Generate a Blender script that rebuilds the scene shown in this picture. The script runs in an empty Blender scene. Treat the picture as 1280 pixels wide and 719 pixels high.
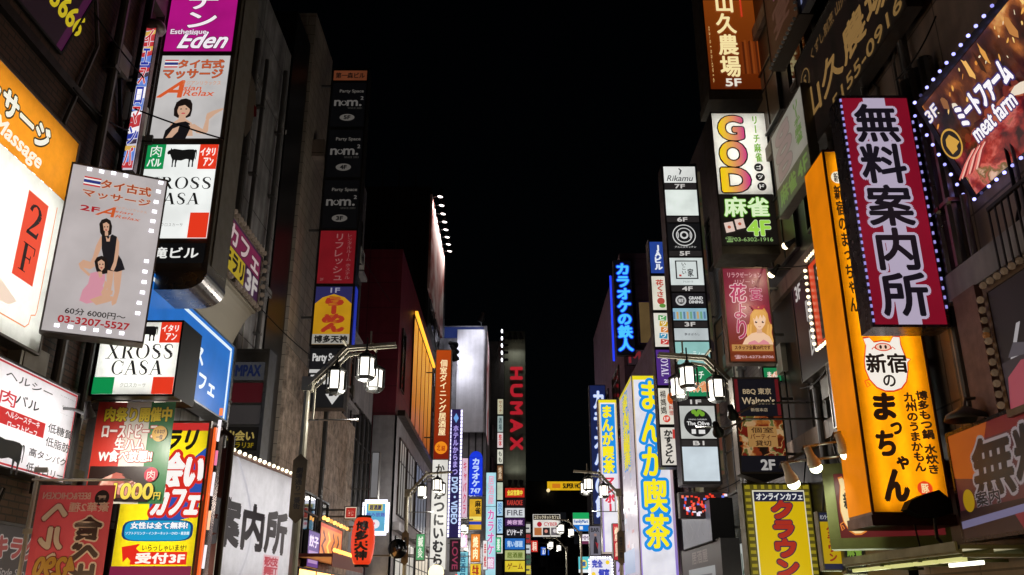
import bpy, math, random
from mathutils import Vector, Matrix
random.seed(7)
S = bpy.context.scene
COL = S.collection
# ---------------------------------------------------------------- camera
F, PITCH, EYE = 1090.0, math.atan(400 / 1090), Vector((0, 0, 1.6))
cam = bpy.data.cameras.new('camera'); cam.lens = 36 * F / 1280; cam.sensor_width = 36
cam.clip_start = .05; cam.clip_end = 3000
camo = bpy.data.objects.new('camera', cam); COL.objects.link(camo)
camo.location = EYE; camo.rotation_euler = (math.pi / 2 + PITCH, 0, 0); S.camera = camo
# ---------------------------------------------------------------- night sky, moon-weak sun, exposure
W = bpy.data.worlds.new('World'); S.world = W; W.use_nodes = True
wn = W.node_tree; bgn = wn.nodes['Background']
sky = wn.nodes.new('ShaderNodeTexSky'); sky.sky_type = 'NISHITA'; sky.sun_disc = False
sky.sun_elevation = math.radians(12); sky.sun_rotation = math.radians(200)
wn.links.new(sky.outputs[0], bgn.inputs[0]); bgn.inputs[1].default_value = .00022
sl = bpy.data.lights.new('moonlight', 'SUN'); sl.energy = .002; sl.angle = math.radians(.5); sl.color = (1, .95, .88)
so = bpy.data.objects.new('moonlight', sl); COL.objects.link(so)
so.rotation_euler = (math.radians(78), 0, math.radians(160))
S.view_settings.view_transform = 'Standard'; S.view_settings.look = 'None'
S.view_settings.exposure = 0; S.view_settings.gamma = 1; S.view_settings.use_curve_mapping = False
S.render.engine = 'CYCLES'; S.cycles.use_denoising = True; S.cycles.max_bounces = 6
S.cycles.diffuse_bounces = 3; S.cycles.glossy_bounces = 3; S.cycles.transmission_bounces = 4
S.cycles.use_light_tree = True; S.cycles.sample_clamp_indirect = 4
S.cycles.caustics_reflective = False; S.cycles.caustics_refractive = False

def pt(px, py, X=None, Y=None, Z=None):
    """where the sight line through a point of the photograph meets the plane x=X, y=Y or z=Z"""
    u, v = (px - 640) / F, (359.5 - py) / F
    c, s = math.cos(PITCH), math.sin(PITCH)
    d = Vector((u, c - v * s, s + v * c))
    t = X / d.x if X is not None else (Y / d.y if Y is not None else (Z - EYE.z) / d.z)
    return EYE + d * t
def ray(px, py):
    return pt(px, py, Y=1) - EYE
def proj(P):
    d = Vector(P) - EYE; c, s_ = math.cos(PITCH), math.sin(PITCH)
    f = d.y * c + d.z * s_; return (640 + F * d.x / f, 359.5 - F * (-d.y * s_ + d.z * c) / f)
# ---------------------------------------------------------------- materials
def lin(h):
    h = h.lstrip('#')
    if len(h) == 3: h = ''.join(c * 2 for c in h)
    r = []
    for i in (0, 2, 4):
        c = int(h[i:i + 2], 16) / 255
        r.append(c / 12.92 if c <= .04045 else ((c + .055) / 1.055) ** 2.4)
    return (*r, 1)
MATS = {}
def newmat(key):
    m = bpy.data.materials.new(key); m.use_nodes = True; MATS[key] = m
    return m, m.node_tree, m.node_tree.nodes['Principled BSDF']
def lit(h, k=1.0, sample=False, uneven=False):
    """a back-lit or glowing face"""
    key = f'lit {h} {k:.2f} {int(sample)}{int(uneven)}'
    if key in MATS: return MATS[key]
    m, nt, b = newmat(key)
    c = lin(h)
    b.inputs['Base Color'].default_value = (c[0] * .25 + .01, c[1] * .25 + .01, c[2] * .25 + .01, 1)
    b.inputs['Roughness'].default_value = .36; b.inputs['Specular IOR Level'].default_value = .28
    b.inputs['Emission Color'].default_value = c; b.inputs['Emission Strength'].default_value = k
    if uneven:
        n = nt.nodes.new('ShaderNodeTexNoise'); n.inputs['Scale'].default_value = 1.7; n.inputs['Detail'].default_value = 3
        tc = nt.nodes.new('ShaderNodeTexCoord'); nt.links.new(tc.outputs['Object'], n.inputs['Vector'])
        mr = nt.nodes.new('ShaderNodeMapRange'); mr.inputs[1].default_value = .3; mr.inputs[2].default_value = .7
        mr.inputs[3].default_value = .86 * k; mr.inputs[4].default_value = 1.14 * k
        nt.links.new(n.outputs[0], mr.inputs[0]); nt.links.new(mr.outputs[0], b.inputs['Emission Strength'])
    m.cycles.emission_sampling = 'FRONT_BACK' if sample else 'NONE'
    return m
def ink(h, rough=.35):
    """a printed or painted face that gives off no light"""
    key = f'ink {h} {rough}'
    if key in MATS: return MATS[key]
    m, nt, b = newmat(key)
    b.inputs['Base Color'].default_value = lin(h); b.inputs['Roughness'].default_value = rough
    return m
def opal(h, mix=.8):
    """translucent acrylic or cloth: lets through the light of the lamps behind it"""
    key = f'opal {h} {mix}'
    if key in MATS: return MATS[key]
    m, nt, b = newmat(key); c = lin(h)
    b.inputs['Base Color'].default_value = c; b.inputs['Roughness'].default_value = .35; b.inputs['Specular IOR Level'].default_value = .3
    t = nt.nodes.new('ShaderNodeBsdfTranslucent'); t.inputs[0].default_value = c
    n = nt.nodes.new('ShaderNodeTexNoise'); n.inputs['Scale'].default_value = 5; n.inputs['Detail'].default_value = 8; n.inputs['Roughness'].default_value = .7
    tc = nt.nodes.new('ShaderNodeTexCoord'); nt.links.new(tc.outputs['Object'], n.inputs['Vector'])
    mr = nt.nodes.new('ShaderNodeMapRange'); mr.inputs[1].default_value = .3; mr.inputs[2].default_value = .6; mr.inputs[3].default_value = .82; mr.inputs[4].default_value = 1
    nt.links.new(n.outputs[0], mr.inputs[0])
    mc = nt.nodes.new('ShaderNodeMixRGB'); mc.blend_type = 'MULTIPLY'; mc.inputs[0].default_value = 1; mc.inputs[1].default_value = c
    nt.links.new(mr.outputs[0], mc.inputs[2]); nt.links.new(mc.outputs[0], t.inputs[0])
    x = nt.nodes.new('ShaderNodeMixShader'); x.inputs[0].default_value = mix
    nt.links.new(b.outputs[0], x.inputs[1]); nt.links.new(t.outputs[0], x.inputs[2]); nt.links.new(x.outputs[0], nt.nodes['Material Output'].inputs[0])
    return m
def metal(h, rough=.3, met=1.0):
    key = f'metal {h} {rough} {met}'
    if key in MATS: return MATS[key]
    m, nt, b = newmat(key)
    n = nt.nodes.new('ShaderNodeTexNoise'); n.inputs['Scale'].default_value = 6; n.inputs['Detail'].default_value = 5
    tc = nt.nodes.new('ShaderNodeTexCoord'); nt.links.new(tc.outputs['Object'], n.inputs['Vector'])
    mr = nt.nodes.new('ShaderNodeMapRange'); mr.inputs[3].default_value = rough * .7; mr.inputs[4].default_value = min(1, rough * 1.5)
    nt.links.new(n.outputs[0], mr.inputs[0]); nt.links.new(mr.outputs[0], b.inputs['Roughness'])
    mx = nt.nodes.new('ShaderNodeMixRGB'); c = lin(h)
    mx.inputs[1].default_value = c; mx.inputs[2].default_value = (c[0] * .6, c[1] * .55, c[2] * .5, 1)
    nt.links.new(n.outputs[0], mx.inputs[0]); nt.links.new(mx.outputs[0], b.inputs['Base Color'])
    b.inputs['Metallic'].default_value = met
    return m
def glass(h='101418', rough=.08):
    key = f'glass {h} {rough}'
    if key in MATS: return MATS[key]
    m, nt, b = newmat(key)
    b.inputs['Base Color'].default_value = lin(h); b.inputs['Roughness'].default_value = rough
    b.inputs['Specular IOR Level'].default_value = .9
    return m
def wallmat(key, c1, c2, mortar, bw=.24, bh=.08, mort=.012, rough=.75, bump=.4, stain=.5, off=.5, noise=2.0, pits=False):
    """masonry, tile or panelled concrete; weathered by long vertical streaks"""
    if key in MATS: return MATS[key]
    m, nt, b = newmat(key); N, L = nt.nodes, nt.links
    tc = N.new('ShaderNodeTexCoord'); sp = N.new('ShaderNodeSeparateXYZ'); L.new(tc.outputs['Object'], sp.inputs[0])
    ad = N.new('ShaderNodeMath'); L.new(sp.outputs[0], ad.inputs[0]); L.new(sp.outputs[1], ad.inputs[1])
    cb = N.new('ShaderNodeCombineXYZ'); L.new(ad.outputs[0], cb.inputs[0]); L.new(sp.outputs[2], cb.inputs[1])
    br = N.new('ShaderNodeTexBrick'); L.new(cb.outputs[0], br.inputs['Vector'])
    br.inputs['Color1'].default_value = lin(c1); br.inputs['Color2'].default_value = lin(c2); br.inputs['Mortar'].default_value = lin(mortar)
    br.inputs['Scale'].default_value = 1; br.inputs['Brick Width'].default_value = bw; br.inputs['Row Height'].default_value = bh
    br.inputs['Mortar Size'].default_value = mort; br.offset = off; br.inputs['Bias'].default_value = -.2
    n1 = N.new('ShaderNodeTexNoise'); n1.inputs['Scale'].default_value = noise; n1.inputs['Detail'].default_value = 8; n1.inputs['Roughness'].default_value = .65
    L.new(tc.outputs['Object'], n1.inputs['Vector'])
    mp = N.new('ShaderNodeMapping'); mp.inputs['Scale'].default_value = (3.5, 3.5, .18); L.new(tc.outputs['Object'], mp.inputs[0])
    n2 = N.new('ShaderNodeTexNoise'); n2.inputs['Scale'].default_value = 1; n2.inputs['Detail'].default_value = 6; L.new(mp.outputs[0], n2.inputs['Vector'])
    mu = N.new('ShaderNodeMath'); mu.operation = 'MULTIPLY'; L.new(n1.outputs[0], mu.inputs[0]); L.new(n2.outputs[0], mu.inputs[1])
    mr = N.new('ShaderNodeMapRange'); mr.inputs[1].default_value = .12; mr.inputs[2].default_value = .38; mr.inputs[3].default_value = 1 - stain; mr.inputs[4].default_value = 1.1
    L.new(mu.outputs[0], mr.inputs[0])
    if pits:
        n3 = N.new('ShaderNodeTexNoise'); n3.inputs['Scale'].default_value = 3.2; n3.inputs['Detail'].default_value = 10; n3.inputs['Roughness'].default_value = .75
        L.new(tc.outputs['Object'], n3.inputs['Vector']); L.new(n3.outputs[0], mr.inputs[0]); mr.inputs[1].default_value = .36; mr.inputs[2].default_value = .6
    mx = N.new('ShaderNodeMixRGB'); mx.blend_type = 'MULTIPLY'; mx.inputs[0].default_value = 1
    L.new(br.outputs[0], mx.inputs[1]); L.new(mr.outputs[0], mx.inputs[2]); L.new(mx.outputs[0], b.inputs['Base Color'])
    b.inputs['Roughness'].default_value = rough
    bp = N.new('ShaderNodeBump'); bp.inputs['Strength'].default_value = bump; bp.inputs['Distance'].default_value = .012
    s2 = N.new('ShaderNodeMath'); s2.operation = 'SUBTRACT'; L.new(n1.outputs[0], s2.inputs[0]); L.new(br.outputs[1], s2.inputs[1])
    L.new(s2.outputs[0], bp.inputs['Height']); L.new(bp.outputs[0], b.inputs['Normal'])
    return m
def picture(key, cols, scale=7, k=.8, kind='voronoi', stretch=(1, 1, 1), lights=True):
    """a printed photograph seen from afar: soft patches in the picture's own colours"""
    if key in MATS: return MATS[key]
    m, nt, b = newmat(key); N, L = nt.nodes, nt.links
    tc = N.new('ShaderNodeTexCoord'); mp = N.new('ShaderNodeMapping'); mp.inputs['Scale'].default_value = stretch
    L.new(tc.outputs['Object'], mp.inputs[0])
    nz = N.new('ShaderNodeTexNoise'); nz.inputs['Scale'].default_value = scale * .6; nz.inputs['Detail'].default_value = 4
    L.new(mp.outputs[0], nz.inputs['Vector'])
    mv = N.new('ShaderNodeMixRGB'); mv.inputs[0].default_value = .25; L.new(mp.outputs[0], mv.inputs[1]); L.new(nz.outputs[1], mv.inputs[2])
    if kind == 'voronoi':
        t = N.new('ShaderNodeTexVoronoi'); t.feature = 'SMOOTH_F1'; t.inputs['Scale'].default_value = scale; t.inputs['Smoothness'].default_value = .6
        L.new(mv.outputs[0], t.inputs['Vector']); bw = N.new('ShaderNodeRGBToBW'); L.new(t.outputs['Color'], bw.inputs[0]); out = bw.outputs[0]
    else:
        t = N.new('ShaderNodeTexNoise'); t.inputs['Scale'].default_value = scale; t.inputs['Detail'].default_value = 6
        L.new(mv.outputs[0], t.inputs['Vector']); out = t.outputs[0]
    cr = N.new('ShaderNodeValToRGB'); e = cr.color_ramp.elements
    lo, hi = (.25, .75) if kind == 'voronoi' else (.35, .65)
    while len(e) < len(cols): e.new(.5)
    for i, c in enumerate(cols):
        e[i].position = lo + (hi - lo) * i / (len(cols) - 1); e[i].color = lin(c)
    L.new(out, cr.inputs[0]); L.new(cr.outputs[0], b.inputs['Base Color'])
    if lights:
        L.new(cr.outputs[0], b.inputs['Emission Color']); b.inputs['Emission Strength'].default_value = k
    b.inputs['Roughness'].default_value = .4
    m.cycles.emission_sampling = 'NONE'
    return m
def fade(key, c1, c2, axis=2, lo=0., hi=1., k=.9):
    """a print or glowing pane that runs from one tone to another across its face"""
    if key in MATS: return MATS[key]
    m, nt, b = newmat(key); N, L = nt.nodes, nt.links
    tc = N.new('ShaderNodeTexCoord'); sp = N.new('ShaderNodeSeparateXYZ'); L.new(tc.outputs['Object'], sp.inputs[0])
    mr = N.new('ShaderNodeMapRange'); mr.inputs[1].default_value = lo; mr.inputs[2].default_value = hi; L.new(sp.outputs[axis], mr.inputs[0])
    cr = N.new('ShaderNodeMixRGB'); cr.inputs[1].default_value = lin(c1); cr.inputs[2].default_value = lin(c2); L.new(mr.outputs[0], cr.inputs[0])
    L.new(cr.outputs[0], b.inputs['Emission Color']); b.inputs['Emission Strength'].default_value = k
    L.new(cr.outputs[0], b.inputs['Base Color']); b.inputs['Roughness'].default_value = .35
    m.cycles.emission_sampling = 'NONE'
    return m
DARK = metal('323234', .45, .3); STEEL = metal('8a8c8e', .28); GREY = metal('6a6a6c', .4, .5); BRONZE = metal('3a2f28', .4, .7)
CHROME = metal('8e8e90', .26); WHITEP = ink('b8b8b4', .4); BLACKP = ink('0c0c0d', .6); BLACKP.node_tree.nodes['Principled BSDF'].inputs['Specular IOR Level'].default_value = .12
# ---------------------------------------------------------------- mesh building
class MB:
    def __init__(s): s.v, s.f, s.m, s.mats = [], [], [], []
    def mi(s, mat):
        if mat not in s.mats: s.mats.append(mat)
        return s.mats.index(mat)
    def face(s, pts, mat):
        o = len(s.v); s.v += [tuple(p) for p in pts]; s.f.append(tuple(range(o, o + len(pts)))); s.m.append(s.mi(mat))
    def box(s, a, b, mat):
        (x0, y0, z0), (x1, y1, z1) = [[f(a[i], b[i]) for i in range(3)] for f in (min, max)]
        o = len(s.v)
        s.v += [(x0, y0, z0), (x1, y0, z0), (x1, y1, z0), (x0, y1, z0), (x0, y0, z1), (x1, y0, z1), (x1, y1, z1), (x0, y1, z1)]
        for q in ((0, 3, 2, 1), (4, 5, 6, 7), (0, 1, 5, 4), (1, 2, 6, 5), (2, 3, 7, 6), (3, 0, 4, 7)):
            s.f.append(tuple(o + i for i in q)); s.m.append(s.mi(mat))
        return s
    def tube(s, pts, r, mat, n=8, caps=True):
        pts = [Vector(p) for p in pts]; rs = r if isinstance(r, (list, tuple)) else [r] * len(pts)
        o = len(s.v)
        for i, p in enumerate(pts):
            d = (pts[min(i + 1, len(pts) - 1)] - pts[max(i - 1, 0)]).normalized()
            a = d.cross(Vector((0, 0, 1)) if abs(d.z) < .9 else Vector((1, 0, 0))).normalized(); b = d.cross(a)
            for k in range(n):
                t = 2 * math.pi * k / n
                s.v.append(tuple(p + (a * math.cos(t) + b * math.sin(t)) * rs[i]))
        k_ = s.mi(mat)
        for i in range(len(pts) - 1):
            for k in range(n):
                q = (o + i * n + k, o + i * n + (k + 1) % n, o + (i + 1) * n + (k + 1) % n, o + (i + 1) * n + k)
                s.f.append(q); s.m.append(k_)
        if caps:
            s.f.append(tuple(o + k for k in range(n))[::-1]); s.m.append(k_)
            e = o + (len(pts) - 1) * n
            s.f.append(tuple(e + k for k in range(n))); s.m.append(k_)
        return s
    def bar(s, p, q, w, h, mat):
        """square bar between two points"""
        p, q = Vector(p), Vector(q); d = (q - p).normalized()
        a = d.cross(Vector((0, 0, 1)) if abs(d.z) < .95 else Vector((0, 1, 0))).normalized(); b = a.cross(d)
        o = len(s.v)
        for c in (p, q):
            for i, j in ((-1, -1), (1, -1), (1, 1), (-1, 1)): s.v.append(tuple(c + a * w / 2 * i + b * h / 2 * j))
        for f_ in ((3, 2, 1, 0), (4, 5, 6, 7), (0, 1, 5, 4), (1, 2, 6, 5), (2, 3, 7, 6), (3, 0, 4, 7)):
            s.f.append(tuple(o + i for i in f_)); s.m.append(s.mi(mat))
        return s
    def ball(s, c, r, mat, n=10, squash=(1, 1, 1)):
        c = Vector(c); o = len(s.v); h = n // 2; k_ = s.mi(mat)
        for i in range(h + 1):
            t = math.pi * i / h
            for k in range(n):
                f_ = 2 * math.pi * k / n
                s.v.append((c.x + r * squash[0] * math.sin(t) * math.cos(f_), c.y + r * squash[1] * math.sin(t) * math.sin(f_), c.z + r * squash[2] * math.cos(t)))
        for i in range(h):
            for k in range(n):
                s.f.append((o + i * n + k, o + (i + 1) * n + k, o + (i + 1) * n + (k + 1) % n, o + i * n + (k + 1) % n)); s.m.append(k_)
        return s
    def lathe(s, c, prof, mat, n=16):
        """prof: (radius, z) pairs about a vertical axis at c"""
        c = Vector(c); o = len(s.v); k_ = s.mi(mat)
        for r, z in prof:
            for k in range(n):
                t = 2 * math.pi * k / n; s.v.append((c.x + r * math.cos(t), c.y + r * math.sin(t), c.z + z))
        for i in range(len(prof) - 1):
            for k in range(n):
                s.f.append((o + i * n + k, o + i * n + (k + 1) % n, o + (i + 1) * n + (k + 1) % n, o + (i + 1) * n + k)); s.m.append(k_)
        return s
    def build(s, name, parent=None, smooth=False, mesh_only=False):
        me = bpy.data.meshes.new(name); me.from_pydata(s.v, [], s.f)
        for m in s.mats: me.materials.append(m)
        me.polygons.foreach_set('material_index', s.m)
        if smooth: me.polygons.foreach_set('use_smooth', [True] * len(s.f))
        me.update()
        if mesh_only: return me
        o = bpy.data.objects.new(name, me); COL.objects.link(o); o.parent = parent
        return o
def tag(o, label=None, cat=None, group=None, kind=None):
    for k, v in (('label', label), ('category', cat), ('group', group), ('kind', kind)):
        if v: o[k] = v
    return o
def thing(name, label, cat, M=None, group=None, loc=None):
    o = bpy.data.objects.new(name, None); COL.objects.link(o); o.empty_display_size = .2
    if M is not None: o.matrix_world = M
    if loc is not None: o.location = loc
    return tag(o, label, cat, group)
def inst(name, me, parent, loc):
    o = bpy.data.objects.new(name, me); COL.objects.link(o); o.parent = parent; o.location = loc
    return o
# ---------------------------------------------------------------- lettering
GC = {}
def glyphs(s):
    """flat outline mesh of a string, in em units: (verts, faces, box)"""
    if s in GC: return GC[s]
    c = bpy.data.curves.new('lettering', 'FONT'); c.body = s; c.resolution_u = 4
    o = bpy.data.objects.new('lettering', c); COL.objects.link(o)
    dg = bpy.context.evaluated_depsgraph_get()
    me = bpy.data.meshes.new_from_object(o.evaluated_get(dg))
    V = [(v.co.x, v.co.y) for v in me.vertices]; Fc = [tuple(p.vertices) for p in me.polygons]
    bpy.data.objects.remove(o); bpy.data.curves.remove(c); bpy.data.meshes.remove(me)
    bb = (min(p[0] for p in V), min(p[1] for p in V), max(p[0] for p in V), max(p[1] for p in V)) if V else (0, 0, 1, 1)
    GC[s] = (V, Fc, bb); return GC[s]
def column(s):
    """the same string set downwards, one em to each character"""
    V, Fc = [], []
    y = 0
    for ch in s:
        if ch == ' ': y -= .5; continue
        gv, gf, bb = glyphs(ch)
        cx = (bb[0] + bb[2]) / 2; o = len(V)
        if ch in 'ー〜-':
            cy = (bb[1] + bb[3]) / 2
            V += [((q[1] - cy), y - .5 - (q[0] - cx)) for q in gv]
        elif ch in 'っゃゅょッャュョ':
            V += [(q[0] - cx + .08, q[1] - .75 + y) for q in gv]
        else:
            V += [(q[0] - cx, q[1] - .88 + y) for q in gv]
        Fc += [tuple(i + o for i in f_) for f_ in gf]
        y -= 1.0 if ord(ch) > 255 else .95
    bb = (min(p[0] for p in V), min(p[1] for p in V), max(p[0] for p in V), max(p[1] for p in V))
    return V, Fc, bb
def _ring(cx, cy, rx, ry, tx, ty, a0=0, a1=360, n=28):
    q = []
    for i in range(n):
        p = [math.radians(a0 + (a1 - a0) * j / n) for j in (i, i + 1)]
        q.append([(cx + rx * math.cos(p[0]), cy + ry * math.sin(p[0])), (cx + rx * math.cos(p[1]), cy + ry * math.sin(p[1])),
                  (cx + (rx - tx) * math.cos(p[1]), cy + (ry - ty) * math.sin(p[1])), (cx + (rx - tx) * math.cos(p[0]), cy + (ry - ty) * math.sin(p[0]))])
    return q
def _ln(x0, y0, x1, y1, w): return [(x0 - w / 2, y0), (x0 + w / 2, y0), (x1 + w / 2, y1), (x1 - w / 2, y1)]
def _sf(x, y, w=.3): return [(x - w / 2, y), (x + w / 2, y), (x + w / 2, y + .035), (x - w / 2, y + .035)]
def _sw(pts):
    q = []
    for (x0, y0, w0), (x1, y1, w1) in zip(pts, pts[1:]):
        dx, dy = x1 - x0, y1 - y0; l = math.hypot(dx, dy) or 1; nx, ny = -dy / l, dx / l
        q.append([(x0 - nx * w0 / 2, y0 - ny * w0 / 2), (x1 - nx * w1 / 2, y1 - ny * w1 / 2), (x1 + nx * w1 / 2, y1 + ny * w1 / 2), (x0 + nx * w0 / 2, y0 + ny * w0 / 2)])
    return q
SERIF = {
    'X': (.82, [_ln(.15, 1, .67, 0, .17), _ln(.12, 0, .68, 1, .055), _sf(.15, .965), _sf(.67, .965), _sf(.13, 0), _sf(.68, 0)]),
    'O': (.86, _ring(.42, .5, .41, .51, .15, .035)),
    'C': (.8, _ring(.42, .5, .41, .51, .15, .035, 42, 318) + [_ln(.72, .62, .72, .93, .05), _ln(.72, .1, .72, .36, .05)]),
    'A': (.84, [_ln(.1, 0, .42, 1, .055), _ln(.42, 1, .7, 0, .18), [(.22, .32), (.6, .32), (.6, .37), (.22, .37)], _sf(.1, 0, .24), _sf(.7, 0, .32)]),
    'R': (.84, [_ln(.2, 0, .2, 1, .15), _sf(.18, 0, .36), _sf(.16, .965, .3)] + _ring(.38, .75, .27, .25, .15, .04, -90, 90, 14) +
          [[(.2, .965), (.4, .965), (.4, 1), (.2, 1)], [(.2, .5), (.4, .5), (.4, .54), (.2, .54)], _ln(.42, .52, .7, 0, .17), _sf(.72, 0, .24)]),
    'S': (.66, _sw([(.56, .72, .04), (.52, .88, .05), (.42, .97, .05), (.28, .98, .06), (.15, .9, .11), (.11, .76, .14), (.18, .62, .16), (.33, .52, .18), (.48, .4, .17), (.54, .25, .15), (.5, .1, .11), (.38, .02, .06), (.24, .02, .05), (.13, .12, .05), (.08, .3, .04)])),
    'Y': (.8, [_ln(.12, 1, .42, .45, .16), _ln(.7, 1, .42, .45, .055), _ln(.42, 0, .42, .5, .15), _sf(.13, .965), _sf(.7, .965, .24), _sf(.42, 0, .34)]),
    'L': (.7, [_ln(.2, 0, .2, 1, .15), _sf(.2, .965, .34), [(.05, 0), (.62, 0), (.62, .04), (.05, .04)], _ln(.62, 0, .64, .26, .04)]),
    '2': (.62, _sw([(.1, .72, .12), (.14, .88, .1), (.28, .97, .06), (.42, .92, .1), (.5, .76, .15), (.46, .58, .15), (.34, .38, .1), (.2, .2, .06), (.1, .06, .05)]) + [[(.07, 0), (.53, 0), (.57, .22), (.53, .22), (.48, .12), (.1, .12)]]),
    'F': (.7, [_ln(.2, 0, .2, 1, .15), _sf(.2, 0, .34), [(.05, .96), (.64, .96), (.64, 1), (.05, 1)], _ln(.62, .72, .62, 1, .04), [(.2, .49), (.48, .49), (.48, .54), (.2, .54)], _ln(.48, .38, .48, .65, .04)]),
}
def serif(s):
    V, Fc, x = [], [], 0
    for ch in s:
        w, polys = SERIF[ch]
        for p in polys:
            o = len(V); V += [(x + q[0], q[1]) for q in p]; Fc.append(tuple(range(o, o + len(p))))
        x += w + .06
    bb = (min(p[0] for p in V), min(p[1] for p in V), max(p[0] for p in V), max(p[1] for p in V))
    return V, Fc, bb
class Art:
    """one sign face: local x to the viewer's right, z up, drawn in thin layers in front of y=y0; u,v run 0..1 from the top left"""
    def __init__(s, x0, z0, w, h, y0=0., step=.0015, k=1.0, on=True):
        s.x0, s.z0, s.w, s.h, s.y, s.step, s.k, s.on = x0, z0, w, h, y0, step, k, on
        s.mb = MB()
    def mat(s, c, sample=False):
        if not isinstance(c, str): return c
        if c.startswith('!'): return ink(c[1:])
        if not s.on: return ink(c)
        return lit(c, s.k, sample, sample)
    def P(s, u, v, y=None): return (s.x0 + u * s.w, s.y if y is None else y, s.z0 + (1 - v) * s.h)
    def up(s): s.y -= s.step
    def bg(s, c): return s.r(0, 0, 1, 1, c, True)
    def r(s, u0, v0, u1, v1, c, sample=False):
        s.up(); s.mb.face([s.P(u0, v1), s.P(u1, v1), s.P(u1, v0), s.P(u0, v0)], s.mat(c, sample)); return s
    def acrylic(s, c, tubes, vert=True, k=4., u0=0, v0=0, u1=1, v1=1, r=.016, y=.17):
        """a translucent sheet with fluorescent tubes behind it, inside a hollow box"""
        s.up(); s.mb.face([s.P(u0, v1), s.P(u1, v1), s.P(u1, v0), s.P(u0, v0)], opal(c))
        m = MB(); e = .04
        for t in tubes:
            if vert: x = s.x0 + (u0 + (u1 - u0) * t) * s.w; m.tube([(x, y, s.z0 + (1 - v1) * s.h + e), (x, y, s.z0 + (1 - v0) * s.h - e)], r, lit('fffdf6', k, True), 8)
            else: z = s.z0 + (1 - (v0 + (v1 - v0) * t)) * s.h; m.tube([(s.x0 + u0 * s.w + e, y, z), (s.x0 + u1 * s.w - e, y, z)], r, lit('fffdf6', k, True), 8)
        m.build('fluorescent_tube', s.sg.root); return s
    def poly(s, pts, c):
        s.up(); s.mb.face([s.P(*p) for p in pts], s.mat(c)); return s
    def ell(s, cu, cv, ru, rv, c, n=28):
        return s.poly([(cu + ru * math.cos(2 * math.pi * i / n), cv + rv * math.sin(2 * math.pi * i / n)) for i in range(n)], c)
    def circ(s, cu, cv, ru, c, n=28): return s.ell(cu, cv, ru, ru * s.w / s.h, c, n)
    def line(s, pts, wd, c, taper=False):
        """brush stroke; wd in metres"""
        s.up(); m = s.mat(c); q = [Vector((s.x0 + u * s.w, s.z0 + (1 - v) * s.h)) for u, v in pts]
        n = len(q); L, R = [], []
        for i in range(n):
            d = (q[min(i + 1, n - 1)] - q[max(i - 1, 0)]); d = d.normalized() if d.length else Vector((1, 0)); e = Vector((-d.y, d.x))
            ww = wd / 2 * ((.35 + 1.3 * math.sin(math.pi * (i + .6) / (n + .2))) if taper else 1)
            L.append(q[i] + e * ww); R.append(q[i] - e * ww)
        for i in range(n - 1):
            s.mb.face([(p.x, s.y - i * s.step * .002, p.y) for p in (L[i], R[i], R[i + 1], L[i + 1])], m)
        return s
    def frame(s, wd, c, ins=0.):
        a, b = wd / s.w, wd / s.h; i, j = ins / s.w, ins / s.h
        s.r(i, j, 1 - i, j + b, c); s.r(i, 1 - j - b, 1 - i, 1 - j, c); s.r(i, j + b, i + a, 1 - j - b, c); s.r(1 - i - a, j + b, 1 - i, 1 - j - b, c); return s
    def t(s, txt, u0, v0, u1, v1, c, b=.0, o=None, vert=False, sh=0., flip=False, rot=0, face=None, arc=0.):
        """lettering filling the box; b = extra weight, o = (colour, width) of an outline, both in parts of the box's smaller cell"""
        V, Fc, bb = (serif(txt) if face == 'serif' else column(txt) if vert else glyphs(txt))
        if rot: V = [(q[1], -q[0]) for q in V] if rot < 0 else [(-q[1], q[0]) for q in V]
        if sh: V = [(q[0] + sh * q[1], q[1]) for q in V]
        bb = (min(p[0] for p in V), min(p[1] for p in V), max(p[0] for p in V), max(p[1] for p in V))
        ax, az = s.x0 + u0 * s.w, s.z0 + (1 - v1) * s.h
        bw, bh = (u1 - u0) * s.w, (v1 - v0) * s.h
        cell = min(abs(bw), abs(bh)); e = b * cell
        kx, kz = (bw - 2 * e) / max(bb[2] - bb[0], 1e-4), (bh - 2 * e) / max(bb[3] - bb[1], 1e-4)
        Q = []
        for q in V:
            fx = (bb[2] - q[0]) if flip else (q[0] - bb[0])
            x = ax + e + fx * kx; z = az + e + (q[1] - bb[1]) * kz
            if arc: z -= arc * bh * (2 * (x - ax) / bw - 1) ** 2
            Q.append((x, z))
        def stamp(rad, m, n):
            s.up(); offs = [(0, 0)] + ([(rad * math.cos(2 * math.pi * i / n), rad * math.sin(2 * math.pi * i / n)) for i in range(n)] if rad else [])
            mi = s.mb.mi(m)
            for i, (dx, dz) in enumerate(offs):
                ol = len(s.mb.v); y = s.y - i * s.step * .03
                s.mb.v += [(x + dx, y, z + dz) for x, z in Q]
                for f_ in Fc: s.mb.f.append(tuple(ol + j for j in f_)); s.mb.m.append(mi)
        if o: stamp(e + o[1] * cell, s.mat(o[0]), 14 if o[1] < .08 else 28)
        stamp(e, s.mat(c), 6)
        return s
    def build(s, name, parent): return s.mb.build(name, parent)
    def q(s, x0, y0, x1, y1):
        """corner points of the photograph -> this face's own u0,v0,u1,v1"""
        a, b = s.sg.uv(x0, y0), s.sg.uv(x1, y1); (u0, v0, u1, v1) = s.rg
        f = lambda p: ((p[0] - u0) / (u1 - u0), (p[1] - v0) / (v1 - v0))
        return (*f(a), *f(b))
    def p(s, x, y): return s.q(x, y, x, y)[:2]
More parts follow.
